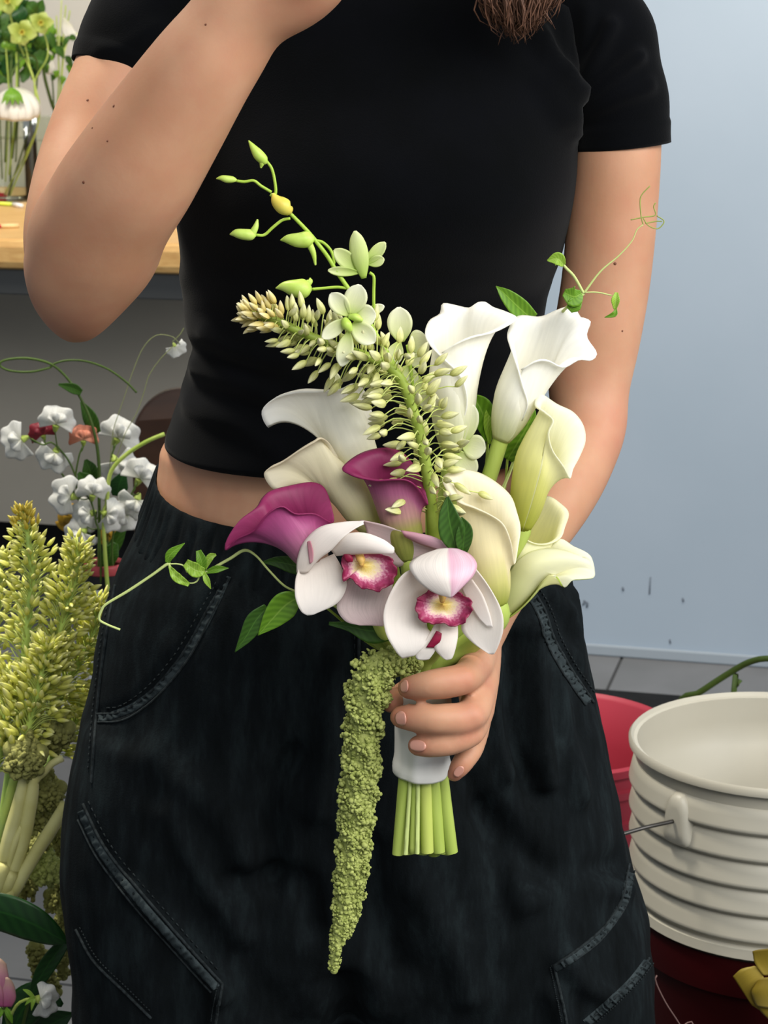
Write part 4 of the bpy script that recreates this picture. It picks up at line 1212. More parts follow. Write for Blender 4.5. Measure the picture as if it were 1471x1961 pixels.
patch('sepal', [(664, 1112, -24), (652, 1140, -22), (645, 1165, -18), (662, 1190, -14), (690, 1198, -12)], [(700, 1100, -30), (694, 1135, -28), (690, 1165, -22), (700, 1185, -16), (712, 1198, -12)],
      [(756, 1100, -28), (750, 1130, -26), (740, 1160, -22), (738, 1185, -16), (734, 1200, -12)], Y1, ORC_T, o1, 20, 11)
lip('lip', (695, 1082, 4), [(657, 1064, 10), (680, 1058, -8), (716, 1058, -8), (744, 1066, 6), (757, 1082, 20), (759, 1104, 24), (745, 1122, 26), (724, 1132, 27), (704, 1128, 26), (686, 1123, 24), (672, 1106, 18), (658, 1113, 14), (656, 1090, 12)], Y1, o1, 16)
mk('column', stube([T(Y1)(p) for p in ((688, 1062, 0), (691, 1072, 12), (692, 1080, 15))], [.0028, .0030, .0018], 12, 10, round_end=True), M['orc_col'], o1)
patch('blotch', [(658, 1062, 13), (660, 1072, 15), (666, 1077, 15)], [(664, 1061, 15), (667, 1069, 17), (671, 1076, 16)], [(672, 1062, 14), (676, 1070, 16), (675, 1076, 15)], Y1 - .001, M['crimson'], o1, 8, 5)
stem_part(o1, [tb1 + [0, .012, 0]] + slot_path(T(Y1)((722, 1190, -44)), (-32, 26), Y1), .004, .0044)

# ---- dendrobium spray ---------------------------------------------------------------
YD = 1.43
td = T(YD)
DEN_W = petal('dendrobium_white', [(0, '#cfe07a'), (.35, '#eef2c2'), (1, '#fbfbea')], .42, vein=.08)
DEN_G = petal('dendrobium_green', [(0, '#b4d05c'), (.5, '#d9e69a'), (1, '#ecf2c0')], .4, vein=.08)
M['bud'] = mat('green_bud', '#a9c64f', .42, .3, '#bcd46b', 120)
M['bud_y'] = mat('yellow_bud', '#d6bd4e', .42, .3, '#c9c75a', 120)
M['den_stem'] = mat('dendrobium_stem', '#95b53c', .45, .3, '#a6c24c', 120)
den = thing('dendrobium_spray', 'arching pale green orchid spray of buds reaching up the black tee', 'flower', tuple(td((800, 800))), GB)
ds = [(518, 372), (535, 388), (552, 405), (572, 425), (592, 446), (610, 468), (628, 492), (645, 520), (664, 548), (690, 585), (720, 640), (755, 700), (790, 770), (812, 860), (820, 980), (818, 1100)]
base_d = slot_path(td((816, 1180, -10)), (-4, -34), YD)
stem_part(den, [td(p) for p in ds] + base_d[1:], .0012, .0030, M['den_stem'], n=110, seg=8)


def bud(name, pts, rad, spur, m, ped):
    w_ = [td(p) for p in pts]; b_ = mk(name, stube(w_, [r * .00036 for r in rad], 20, 12, round_end=False), m, den)
    if spur: mk('spur', stube([td(p) for p in spur], [.0026, .0020, .0008], 10, 8, round_end=True), m, b_)
    if ped: mk('pedicel', stube([td(p) for p in ped], .00105, 18, 7), M['den_stem'], den)


bud('bud', [(476, 269, 2), (484, 281, 4), (495, 296, 5), (507, 308, 4), (512, 310, 2)], [1, 6, 10.5, 8.5, 2], [(503, 302, 4), (502, 312, 6), (500, 320, 6)], M['bud'], [(510, 308, 2), (520, 322, 0), (526, 345, 0), (528, 370, 0), (520, 376, 0)])
bud('bud', [(414, 342, 0), (424, 341, 1), (434, 343, 1), (446, 344, 0), (454, 346, 0)], [.8, 5, 7, 6, 2], None, M['bud'], [(452, 346, 0), (468, 348, 0), (486, 346, 0), (500, 356, 0), (520, 368, 0)])
bud('bud', [(522, 370, 4), (530, 384, 6), (543, 395, 7), (553, 400, 5), (560, 398, 2)], [2, 12, 16, 12, 3], [(548, 402, 4), (550, 408, 2), (548, 410, 0)], M['bud_y'], None)
bud('bud', [(440, 449, 2), (452, 447, 4), (468, 449, 5), (482, 450, 4), (490, 450, 2)], [1, 8, 10.5, 10, 3], [(484, 446, 4), (490, 434, 4), (493, 422, 3)], M['bud'], [(490, 450, 2), (506, 450, 0), (522, 436, 0), (540, 422, 0), (556, 418, 0)])
bud('bud', [(537, 460, 2), (552, 458, 6), (572, 460, 8), (590, 458, 6), (602, 456, 2)], [1, 9, 14, 15, 4], [(590, 462, 6), (600, 484, 7), (604, 506, 5)], M['bud'], [(600, 460, 0), (618, 464, 0), (634, 480, 0), (640, 500, 0), (638, 508, 0)])
bud('bud', [(528, 552, 2), (545, 549, 6), (566, 552, 8), (584, 553, 6), (596, 552, 2)], [1, 10, 17, 18, 5], [(588, 545, 4), (594, 538, 4), (594, 534, 3)], M['bud'], [(598, 554, 0), (620, 552, 0), (645, 550, 0), (664, 552, 0)])


def blossom(petals, m, ped=None, Y=YD):
    f = None
    for i, (L, C_, R) in enumerate(petals):
        if f is None:
            f = patch('blossom', L, C_, R, Y, m, den, 16, 9)
        else:
            patch('petal', L, C_, R, Y, m, f, 16, 9)
    if ped: mk('pedicel', stube([td(p) for p in ped], .0011, 20, 7), M['den_stem'], den)


def fan(base, tip, w, t0, t1, cup=8, bend=0):
    "three rails of a simple petal"
    b, e = np.array(base, float), np.array(tip, float); d = e - b; L = np.linalg.norm(d); n = np.array([-d[1], d[0]]) / L
    st = [(0, .25), (.3, .85), (.6, 1.0), (.85, .7), (1, .12)]
    rails = []
    for s in (-1, 0, 1):
        rails.append([tuple(b + d * f + n * (s * w * k + bend * math.sin(f * math.pi))) + (t0 + (t1 - t0) * f + (cup if s else 0) * k,) for f, k in st])
    return rails


# half-closed bloom, back view
blossom([fan((697, 533), (680, 442), 17, 4, 10, -6, 0), fan((690, 520), (640, 478), 16, -2, 0, 4), fan((688, 522), (628, 518), 9, 0, 4, 4), fan((702, 505), (738, 464), 12, -8, -6, 4), fan((704, 505), (736, 496), 11, -8, -4, 4)], DEN_G,
        [(708, 522, 0), (716, 530, 0), (716, 556, 0), (716, 584, 0), (718, 600, -4)])
# open bloom facing the camera
blossom([fan((672, 602), (689, 545), 22, 8, 10, 4), fan((668, 604), (633, 562), 18, 8, 12, 4), fan((664, 612), (617, 648), 14, 10, 18, 3), fan((680, 605), (720, 604), 21, 6, 8, 5), fan((674, 620), (718, 656), 20, 10, 12, 5), fan((668, 636), (654, 702), 16, 10, 12, 4)], DEN_W, None, YD - .075)
mk('lip', stube([T(YD - .075)(p) for p in ((660, 610, 14), (664, 622, 20), (672, 634, 18))], [.002, .0036, .0015], 10, 8), DEN_G and M['bud'], den)
mk('lip', stube([T(YD - .075)(p) for p in ((668, 606, 14), (682, 608, 18), (694, 614, 16))], [.0015, .0026, .0012], 10, 8), M['bud'], den)
# white bloom behind
blossom([fan((768, 655), (764, 588), 24, -10, -6, 4), fan((765, 655), (748, 700), 16, -10, -6, 4), fan((785, 665), (820, 650), 26, -14, -10, 4), fan((780, 690), (815, 690), 14, -12, -8, 4), fan((776, 700), (790, 745), 18, -14, -8, 4), fan((800, 720), (822, 790), 14, -14, -8, 4)], DEN_W,
        [(780, 660, -12), (785, 690, -8), (790, 730, -4), (796, 780, 0)])
blossom([fan((886, 850), (930, 862), 24, -10, -6, 4), fan((884, 850), (906, 775), 20, -8, -4, 5), fan((876, 866), (908, 912), 22, -10, -8, 4), fan((880, 848), (880, 780), 14, -4, 0, 5)], DEN_W, [(885, 850, -10), (865, 900, -10), (840, 980, -6)], YD - .02)
blossom([fan((650, 745), (636, 712), 10, -4, 0, 4), fan((700, 600), (736, 586), 9, -10, -6, 4)], DEN_W)

# ---- bud spike -------------------------------------------------------------------
BUD = petal('spike_bud', [(0, '#c2c46a'), (.5, '#d9d992'), (1, '#e9e6bb')], .15, vein=.25, vscale=5)
BUD_T = petal('spike_tip_bud', [(0, '#d0b95a'), (.6, '#e2d28a'), (1, '#f1e8c2')], .15, vein=.15, vscale=5)
M['spike_stem'] = mat('spike_stem', '#7f9232', .5, .3, '#98aa48', 80)
M['spike_ped'] = mat('spike_pedicel', '#bcc870', .5, .3)


def bud_mesh(name, m):
    n, seg = 9, 8; G = []
    for i in range(n):
        x = i / (n - 1); r = .22 * (math.sin(math.pi * x ** .8) ** .9) * (1 - .25 * x) + (.03 if 0 < x < 1 else 0)
        G.append([(r * math.cos(a) * (1 + .10 * math.cos(3 * a)), r * math.sin(a) * (1 + .1 * math.cos(3 * a)), x) for a in np.linspace(0, 2 * math.pi, seg + 1)])
    v, f = loft(np.array(G), close=False, caps=False)
    me = bpy.data.meshes.new(name); me.from_pydata(v.tolist(), [], f)
    l = me.uv_layers.new(name='UVMap'); idx = np.zeros(len(me.loops), int); me.loops.foreach_get('vertex_index', idx)
    l.data.foreach_set('uv', np.array([(j / seg, i / (n - 1)) for i in range(n) for j in range(seg + 1)])[idx].ravel())
    me.polygons.foreach_set('use_smooth', [True] * len(me.polygons)); me.materials.append(m)
    return me


BUD_ME, BUDT_ME = bud_mesh('bud', BUD), bud_mesh('tip_bud', BUD_T)
BUD2_ME = bud_mesh('green_bud', petal('left_spike_bud', [(0, '#c8cd54'), (.5, '#e4e472'), (1, '#f4f2ae')], .2, vein=.2, vscale=5))
BUD2T_ME = bud_mesh('golden_bud', petal('left_spike_tip', [(0, '#c4ab34'), (.5, '#dac64c'), (1, '#ebdc7c')], .2, vein=.15, vscale=5))


def orient(loc, d, s, tw):
    q = Vector(d).to_track_quat('Z', 'Y') @ Quaternion((0, 0, 1), tw)
    return Matrix.Translation(Vector(loc)) @ q.to_matrix().to_4x4() @ Matrix.Diagonal((s[0], s[0], s[1], 1))


def spike(label, path, r0, r1, nb, ped, bl, seed, group, tipn=.16, base_ext=None, up=.35, wid=1.0, stem_m=None, name='flower_spike', smin=0.0, smax=.8, fat=.72, droop=.4, bm=None):
    "path: world points from tip to base; nb buds; ped: (len at tip, len low) m; bl: (tip bud, low bud) length m"
    rd = random.Random(seed)
    p = spline(np.array(path), 90)
    o = thing(name, label, 'flower', tuple(p[-1]), group)
    full = np.vstack([p, spline(np.array([p[-1]] + base_ext), 30)[1:]]) if base_ext else p
    mk('stem', tube(full, np.concatenate([np.linspace(r0, r1, len(p)), np.full(len(full) - len(p), r1)]), 9), stem_m or M['spike_stem'], o)
    t, n, b = frames(p)
    parts = []
    for i in range(nb):
        u = (i + .5) / nb
        s = smin + (smax - smin) * (u ** 1.25); k = s * (len(p) - 1); i0 = min(int(k), len(p) - 2); fr = k - i0
        c = p[i0] * (1 - fr) + p[i0 + 1] * fr
        a = i * 2.39996 + rd.gauss(0, .3)
        rdir = n[i0] * math.cos(a) + b[i0] * math.sin(a); tip = -t[i0]
        g = min(1, s / smax); tipz = s < tipn
        pl = (ped[0] + (ped[1] - ped[0]) * min(1, g * 1.6)) * rd.uniform(.42, 1.35)
        d0 = unit(rdir + tip * up * 1.2); e = c + d0 * pl
        up_v = unit(rdir * .8 + tip * (.45 if not tipz else .9) + np.array([0, 0, .35 - droop * g]) + np.array([rd.gauss(0, .25) for _ in range(3)]))
        L = (bl[0] + (bl[1] - bl[0]) * min(1, g * 2.2)) * rd.uniform(.85, 1.15)
        m_ = c + d0 * pl * .6 + np.array([0, 0, .16]) * pl
        if pl > .003: parts.append(stube([c, m_, e + up_v * L * .05], .00042 * wid, 6, 4))
        link_copy(type('s', (), {'data': (bm or (BUDT_ME, BUD_ME))[0 if tipz else 1], 'name': 'bud'})(), o, orient(e, up_v, (L * fat * rd.uniform(.9, 1.15), L), rd.uniform(0, 6.28)), 'bud')
    if parts:
        q = mk('pedicels', merge(parts), M['spike_ped'], o); q['kind'] = 'stuff'
    return o


ts = T(1.372)
sp_path = [ts(p) for p in ((472, 603, 0), (500, 606, 0), (535, 617, 0), (580, 638, 0), (640, 662, 0), (700, 682, 0), (742, 700, 0), (772, 735, 0), (792, 790, 0), (808, 850, 0), (820, 920, 0), (828, 990, -4), (832, 1060, -10))]
spike('arching spike of pale yellow green buds in front of the white callas', sp_path, .0026, .0044, 262, (.0045, .0255), (.0095, .0138), 11, GB, tipn=.13, base_ext=slot_path(ts((830, 1120, -16)), (20, -2), 1.372)[1:], up=.2, smin=.0, smax=.90, fat=.80, droop=.9)

# ---- loose leaves ------------------------------------------------------------------
def leaf_thing(label, mid, wid, Y0, m, slot, stem_from, fold=.3, wave=0., extra=()):
    o = thing('leaf_sprig', label, 'leaf', tuple(T(Y0)(stem_from)), GL)
    leaf('leaf', mid, wid, Y0, m, o, fold, wave=wave)
    for (md, wd, fd, mm) in extra: leaf('leaf', md, wd, Y0, mm, o, fd)
    stem_part(o, [T(Y0)(mid[0])] + slot_path(T(Y0)(stem_from), slot, Y0), .0009, .0013, M['stem'], n=40, seg=6)
    return o


leaf_thing('pointed green leaf behind the two top white callas', [(1020, 612, 0), (995, 590, 4), (970, 566, 4), (950, 548, 0)], [14, 19, 13, .5], 1.445, LEAF, (30, -30), (990, 760), .25)
leaf_thing('folded green leaf between the two top white callas', [(935, 845, -4), (930, 810, 4), (918, 778, 8), (900, 755, 6)], [6, 20, 22, 2], 1.44, LEAF, (12, -36), (925, 920), .5, extra=([[(938, 850, 2), (934, 815, 10), (938, 790, 10), (940, 775, 8)], [3, 8, 9, 1], .2, LEAF_L],))
leaf_thing('broad green leaf between the frilled white and the lemon calla', [(972, 880, 0), (990, 850, 2), (1008, 820, 2), (1024, 785, 0)], [10, 26, 24, 2], 1.445, LEAF, (26, -40), (960, 960), .2, extra=([[(990, 890, 8), (1005, 868, 10), (1018, 845, 10)], [3, 16, 10], .4, LEAF_L],))
leaf_thing('dark pointed leaf pair between the bud spike and the cream calla', [(876, 1056, 4), (866, 1022, 8), (859, 985, 8), (857, 948, 4)], [10, 24, 18, 1], 1.348, LEAF_D, (10, -20), (866, 1110), .3, extra=([[(886, 1060, 8), (888, 1035, 10), (890, 1012, 10), (884, 990, 8)], [8, 16, 14, 1], .3, LEAF_D],))
leaf_thing('dark leaf tucked left of the left orchid', [(590, 1090, 0), (560, 1082, 2), (530, 1076, 4), (500, 1077, 2)], [14, 16, 10, .5], 1.385, LEAF_D, (-50, 4), (640, 1150), .2)
leaf_thing('pair of pointed leaves hanging below the left orchid', [(575, 1142, 4), (548, 1158, 10), (522, 1185, 12), (494, 1217, 8)], [10, 26, 20, .5], 1.375, LEAF, (-46, -10), (620, 1160), .25, extra=([[(512, 1162, 0), (490, 1188, 4), (472, 1218, 4), (450, 1249, 2)], [8, 18, 13, .5], .25, LEAF_D],))
leaf_thing('dark green leaf with curled tip under the left orchid, above the hanging amaranth', [(745, 1205, -6), (710, 1208, 4), (670, 1200, 4), (630, 1194, 0)], [22, 24, 10, 3], 1.372, LEAF_D, (-20, -6), (770, 1230), .2, extra=([[(748, 1190, -6), (730, 1178, 0), (705, 1174, 2)], [8, 9, 1], .2, LEAF_D],))

# ---- vines -------------------------------------------------------------------------
YV = 1.40
M['vine'] = mat('vine_green', '#b9c77c', .5, .3)
tv = T(YV)
v1 = thing('sweet_pea_tendril', 'thin vine with small leaves and tendrils reaching over the bare arm', 'vine', tuple(tv((1070, 610))), GL)
mk('stem', stube([tv(p) for p in ((1018, 720, -150), (1045, 640, -140), (1075, 600, -80), (1092, 583, -20), (1118, 562, 0))], .0011, 30, 7), M['vine'], v1)
stem_part(v1, [tv((1018, 720, -150))] + slot_path(tv((985, 880, -130)), (-10, 50), YV), .0011, .0016, M['vine'], n=70, seg=6)
mk('stem', stube([tv(p) for p in ((1118, 562, 0), (1100, 530, 0), (1085, 514, 0), (1078, 506, 0))], .0010, 20, 7), M['vine'], v1)
mk('stem', stube([tv(p) for p in ((1118, 562, 0), (1150, 520, 0), (1185, 490, 0), (1210, 462, 0), (1220, 440, 0), (1232, 430, 0))], [.0008, .0006, .0005, .0004, .0004, .0004], 40, 6), M['vine'], v1)
mk('stem', stube([tv(p) for p in ((1118, 560, 0), (1145, 560, 0), (1172, 566, 0))], .0005, 16, 6), M['vine'], v1)
leaf('leaf', [(1080, 508, 2), (1068, 496, 5), (1048, 499, 2)], [5, 13, 1], YV, LEAF_L, v1, .3)
leaf('leaf', [(1114, 562, 2), (1100, 568, 6), (1080, 560, 4)], [7, 20, 7], YV, LEAF, v1, .2)
leaf('leaf', [(1110, 570, 2), (1100, 584, 5), (1090, 594, 3)], [6, 14, 7], YV, LEAF, v1, .3)
leaf('leaf', [(1181, 560, 2), (1179, 575, 5), (1178, 592, 2)], [3, 8, 3], YV, LEAF_L, v1, .4)
leaf('leaf', [(1180, 592, 2), (1176, 602, 4), (1158, 608, 2)], [2, 5, .5], YV, LEAF, v1, .4)
for pts in ([(1232, 430), (1228, 415), (1226, 385), (1230, 372), (1245, 356)], [(1208, 421), (1232, 416), (1255, 412), (1252, 396), (1256, 388)], [(1232, 418), (1242, 432), (1260, 438), (1272, 424), (1258, 413)], [(1236, 428), (1256, 424), (1268, 424)]):
    mk('tendril', stube([tv(p + (0,)) for p in pts], .00042, 30, 5), mat('tendril_green', '#8f9a4c', .5) if 'tendril' not in M else M['tendril'], v1)
    M.setdefault('tendril', v1.children[-1].data.materials[0])

YW = 1.38
tw_ = T(YW)
v2 = thing('sweet_pea_tendril', 'thin vine with curled pale leaves reaching left across the trousers', 'vine', tuple(tw_((560, 1130))), GL)
mk('stem', stube([tw_(p) for p in ((575, 1136, -8), (545, 1122, -4), (515, 1092, 0), (490, 1064, 2), (468, 1054, 4), (440, 1070, 4), (404, 1090, 2), (385, 1098, 0))], [.0008, .0008, .0008, .0008, .0011, .0011, .001, .0008], 60, 7), M['vine'], v2)
stem_part(v2, [tw_((575, 1136, -8))] + slot_path(tw_((640, 1160, -20)), (-30, 46), YW), .0008, .0016, M['vine'], n=70, seg=6)
mk('stem', stube([tw_(p) for p in ((385, 1098, 0), (376, 1114, 0), (360, 1116, 0), (335, 1105, 2), (325, 1085, 2), (321, 1080, 2), (290, 1102, 2), (245, 1132, 2), (205, 1156, 2), (195, 1168, 2), (190, 1186, 2), (205, 1196, 2), (230, 1206, 2))], [.0006, .0006, .0005, .0006, .001, .0011, .001, .001, .0009, .0009, .0009, .0008, .0008], 90, 7), M['vine'], v2)
mk('stem', stube([tw_(p) for p in ((321, 1080, 2), (340, 1080, 4), (352, 1084, 4), (358, 1096, 4))], .0006, 16, 6), M['vine'], v2)
leaf('leaf', [(320, 1078, 2), (328, 1060, 6), (354, 1040, 2)], [4, 9, .5], YW, LEAF, v2, .3)
leaf('leaf', [(324, 1084, 2), (338, 1105, 8), (362, 1120, 4)], [2, 9, 4], YW, LEAF_L, v2, .3, wave=2)
leaf('leaf', [(392, 1094, 4), (375, 1092, 10), (355, 1078, 6)], [6, 14, 8], YW, LEAF_L, v2, .3, wave=2)
leaf('leaf', [(388, 1096, 2), (386, 1075, 6), (380, 1054, 2)], [4, 10, 5], YW, LEAF, v2, .3)
leaf('leaf', [(392, 1090, 2), (402, 1068, 6), (414, 1062, 2)], [3, 7, 2], YW, LEAF_L, v2, .3)
leaf('leaf', [(394, 1096, 2), (415, 1090, 6), (438, 1088, 2)], [3, 7, .5], YW, LEAF, v2, .3)
leaf('leaf', [(390, 1096, 4), (396, 1112, 8), (404, 1128, 4)], [3, 6, .5], YW, LEAF_L, v2, .3)

# ---- hanging amaranth ----------------------------------------------------------------
M['amar'] = mat('amaranth_green', '#7f8a42', .75, .2, '#adb46a', 260, .3, 500)
M['amar_b'] = mat('amaranth_brown_green', '#7d7d45', .8, .2, '#989859', 160, .3, 500)
_ico = None
def ico():
    global _ico
    if _ico is None:
        bm = bmesh.new(); bmesh.ops.create_icosphere(bm, subdivisions=1, radius=1)
        bm.verts.ensure_lookup_table()
        _ico = (np.array([v.co[:] for v in bm.verts]), [tuple(v.index for v in f.verts) for f in bm.faces]); bm.free()
    return _ico


def florets(strands, n, seed, size=(.0011, .0024)):
    "little knobbly flower clusters over the surface of tapered strands [(points, radii)]"
    rg = np.random.default_rng(seed); v0, f0 = ico()
    tot = sum(np.sum(np.linalg.norm(np.diff(p, axis=0), axis=1) * (r[1:] + r[:-1]) / 2) for p, r in strands)
    V, Fs, o = [], [], 0
    for p, r in strands:
        t, nn, bb = frames(p)
        wgt = np.linalg.norm(np.diff(p, axis=0), axis=1) * (r[1:] + r[:-1]) / 2; k = int(n * wgt.sum() / tot); cdf = np.cumsum(wgt) / wgt.sum()
        for _ in range(k):
            i = int(np.searchsorted(cdf, rg.random())); x = rg.random(); a = rg.uniform(0, 6.283)
            c = p[i] * (1 - x) + p[i + 1] * x; d = nn[i] * math.cos(a) + bb[i] * math.sin(a); rad = r[i] * (1 - x) + r[i + 1] * x
            lump = 1 + .16 * math.sin(i * 1.3 + a * 2) + .1 * math.sin(i * .7 + a * 5 + 1)
            s = rg.uniform(*size) * (.55 + .45 * min(1, rad / .010))
            sc = np.array([s, s, s]) * rg.uniform(.5, 1.7, 3)
            q = Quaternion(rg.normal(size=4)).normalized().to_matrix()
            V.append((v0 * sc) @ np.array(q) + c + d * rad * lump * rg.uniform(.82, 1.06)); Fs += [tuple(z + o for z in f) for f in f0]; o += len(v0)
    return np.vstack(V), Fs


def amaranth(label, strands, n, seed, m, group, stem=None, size=(.0011, .0024), stem_m=None):
    o = thing('hanging_amaranth', label, 'flower', tuple(strands[0][0][0]), group)
    mk('tassel_core', merge([tube(p, r * .86, 12, round_end=True) for p, r in strands]), m, o)
    q = mk('florets', florets(strands, n, seed, size), m, o); q['kind'] = 'stuff'
    if stem: mk('stem', stube(stem[0], stem[1], 40, 10), stem_m or M['stem'], o)
    return o


def strand(pts, Y0, n=60):
    tt = T(Y0); a = np.array([list(tt(p[:3])) + [p[3] * S(p[0], p[1], Y0)] for p in pts]); s = spline(a, n)
    return s[:, :3], s[:, 3]


st1 = strand([(800, 1272, -10, 14), (772, 1268, 0, 24), (742, 1268, 6, 30), (716, 1290, 10, 36), (703, 1330, 10, 37), (697, 1390, 8, 33), (690, 1450, 6, 31), (682, 1520, 4, 29), (676, 1590, 2, 26), (668, 1660, 0, 23), (660, 1720, 0, 19), (652, 1775, 0, 15), (643, 1820, 0, 11), (640, 1858, 0, 9)], 1.365)
st2 = strand([(706, 1440, -2, 22), (700, 1500, -6, 24), (694, 1580, -8, 20), (690, 1650, -10, 17), (686, 1700, -12, 14), (680, 1740, -12, 11), (672, 1775, -12, 8), (662, 1796, -12, 5)], 1.365, 40)
amaranth('long green hanging amaranth tassel trailing down beside the hand', [st1, st2], 6500, 5, M['amar'], GB, ([T(1.365)((800, 1272, -10))] + slot_path(T(1.365)((815, 1282, -16)), (-18, 40), 1.365)[2:], .0026), (.0008, .0018))

# ---- satin ribbon ---------------------------------------------------------------------
rg = []
tt = T(YBQ)
for y, r, x in ((1318, 50, 810), (1330, 52, 810), (1350, 53, 810), (1390, 53, 809), (1425, 52, 808), (1446, 51.5, 807), (1456, 53, 807), (1466, 55.5, 807), (1476, 55, 807), (1480, 53, 807)):
    c = tt((x, y, 0)); s = S(x, y, YBQ)
    ring = []
    for a in np.linspace(0, 2 * math.pi, 96, endpoint=False):
        k = r * s * (1 + .018 * math.cos(7 * a + y * .004) + .012 * math.cos(11 * a + 1))
        ring.append(c + np.array([k * math.cos(a), k * math.sin(a), .0012 * math.sin(a * 2 + 1)]))
    rg.append(ring)
rbn = thing('satin_ribbon', 'white satin ribbon wrapped around the bouquet stems under the fingers', 'ribbon', tuple(tt((808, 1480, 0))))
mk('wrap', loft(rg, caps=False), M['rib'], rbn, thick=.0008)

# ------------------------------------------------------------------ plants on the left
# tall yellow-green bud spikes standing beside the person
GS = 'yellow green bud spikes on the left'
def pspike(label, pts, Y0, nb, seed, ped, bl, low, **k):
    path = [P(x, y, Y0) for x, y in pts]
    return spike(label, path, .0022, .0042, nb, ped, bl, seed, GS, base_ext=[path[-1] * .5 + low * .5 + np.array([0, 0, .02]), low], stem_m=M['spike_stem2'], bm=(BUD2T_ME, BUD2_ME), **k)


M['spike_stem2'] = mat('spike_stem_blue_green', '#a9c674', .5, .3, '#bdd268', 50)
VB = P(-105, 1790, 1.86)                                     # mouth of the vessel that holds them, left of the frame
def low(i): return VB + np.array([.018 * math.cos(i * 2.1), .018 * math.sin(i * 2.1), -.16])
pspike('tallest bud spike with dense golden tip, on the left beside the trousers', [(44, 978), (50, 1010), (58, 1060), (62, 1110), (56, 1170), (50, 1230), (40, 1330)], 1.86, 240, 21, (.004, .028), (.008, .0135), low(0), tipn=.16, up=.7, smax=.92, smin=.005, wid=1.4, fat=.70)
pspike('flat-topped bud spike right of the tallest one', [(150, 1052), (146, 1090), (136, 1140), (122, 1190), (108, 1240), (95, 1280), (70, 1340)], 1.84, 240, 22, (.010, .024), (.010, .0135), low(1), tipn=-1, up=1.1, smax=.9, smin=.01, wid=1.4, fat=.70)
pspike('bud spike touching the trouser pocket', [(188, 1152), (184, 1190), (170, 1235), (150, 1270), (128, 1310), (100, 1360), (70, 1410)], 1.88, 230, 23, (.008, .024), (.010, .0135), low(2), tipn=-1, up=1.0, smax=.92, smin=.01, wid=1.4, fat=.70)
pspike('bud spike at the photo edge left of the tallest one', [(2, 1062), (-2, 1100), (-4, 1150), (-10, 1220), (-20, 1300), (-40, 1400)], 1.90, 170, 24, (.008, .024), (.009, .0135), low(3), tipn=-1, up=.8, smax=.95, smin=.01, wid=1.4, fat=.70)
pspike('low nearest bud spike with blue green stem, left edge', [(92, 1240), (86, 1270), (76, 1310), (64, 1360), (48, 1420), (30, 1480)], 1.82, 220, 25, (.010, .026), (.011, .015), low(4), tipn=-1, up=.9, smax=.95, smin=.01, wid=1.4, fat=.70)
pspike('low bud spike pressed to the trouser side seam', [(165, 1330), (158, 1360), (140, 1395), (118, 1420), (90, 1470)], 1.90, 150, 26, (.008, .024), (.010, .013), low(5), tipn=-1, up=.9, smax=.95, smin=.01, wid=1.4, fat=.70)
pspike('lowest bud spike in the left corner of the cluster', [(22, 1300), (16, 1340), (8, 1390), (0, 1440), (-20, 1500)], 1.84, 200, 27, (.010, .024), (.011, .0145), low(6), tipn=-1, up=.9, smax=.98, smin=.01, wid=1.4, fat=.70)

# amaranth heads with thick pale stems
GA = 'cut amaranth heads on the left'
YA = 1.80
tA = lambda x, y, d=0: P(x, y, YA + d)
M['pale_stalk'] = mat('pale_stalk', '#cdca8e', .5, .3, '#b9b46d', 30)
def ball(x, y, r, d=0, n=24, sq=.8):
    a = np.array([tA(x - r * .6, y - r * .25, d), tA(x - r * .2, y, d), tA(x + r * .2, y + .05 * r, d), tA(x + r * .62, y - r * .1, d)])
    s = S(x, y, YA + d); q = spline(np.hstack([a, np.array([[r * .55], [r * .9], [r * .88], [r * .5]]) * s]), n)
    return q[:, :3], q[:, 3]
def stalk(pts, r, last):
    w_ = [tA(*p) for p in pts]; return (w_ + [last], [q * S(pts[0][0], pts[0][1], YA) for q in r] + [r[-1] * S(pts[0][0], pts[0][1], YA)])
amaranth('round amaranth head on pale forked stems, left edge', [ball(50, 1446, 42)], 900, 31, M['amar_b'], GA, stalk([(46, 1476), (44, 1500), (34, 1550), (20, 1600), (8, 1650), (-8, 1715)], [6, 10, 14, 15, 15, 15], low(1)), (.0016, .0032), M['pale_stalk'])
amaranth('amaranth head with pale stem, just right of the round forked one', [ball(64, 1470, 18, .03)], 260, 32, M['amar_b'], GA, stalk([(62, 1482), (63, 1510), (54, 1560), (44, 1610), (26, 1665), (6, 1722)], [8, 12, 14, 14, 14, 14], low(2)), (.0014, .0028), M['pale_stalk'])
amaranth('upper amaranth head in front of the bud spikes', [ball(104, 1398, 40, .04)], 800, 33, M['amar_b'], GA, stalk([(120, 1452), (100, 1462), (84, 1480), (66, 1500), (50, 1560), (10, 1690)], [7, 7, 7, 7, 7, 7], low(3)), (.0016, .0030), M['pale_stalk'])
amaranth('dark amaranth head behind the pale stems', [ball(92, 1512, 36, .05), ball(80, 1560, 34, .07)], 1100, 34, M['amar_b'], GA, None, (.0016, .0030))
amaranth('lowest amaranth head under the slanting pale stem', [ball(92, 1662, 32, .03)], 700, 35, M['amar'], GA, stalk([(126, 1540), (100, 1585), (74, 1625), (48, 1668), (20, 1715), (0, 1740)], [11, 13, 13, 13, 14, 14], low(4)), (.0014, .0028), M['pale_stalk'])
amaranth('shaded amaranth tassel along the trouser edge', [strand([(118, 1590, 0, 22), (124, 1640, 0, 20), (126, 1700, 0, 17), (120, 1760, 0, 15), (118, 1820, 0, 14), (122, 1870, 0, 10)], 1.90)], 900, 36, M['amar_b'], GA, None, (.0013, .0026))
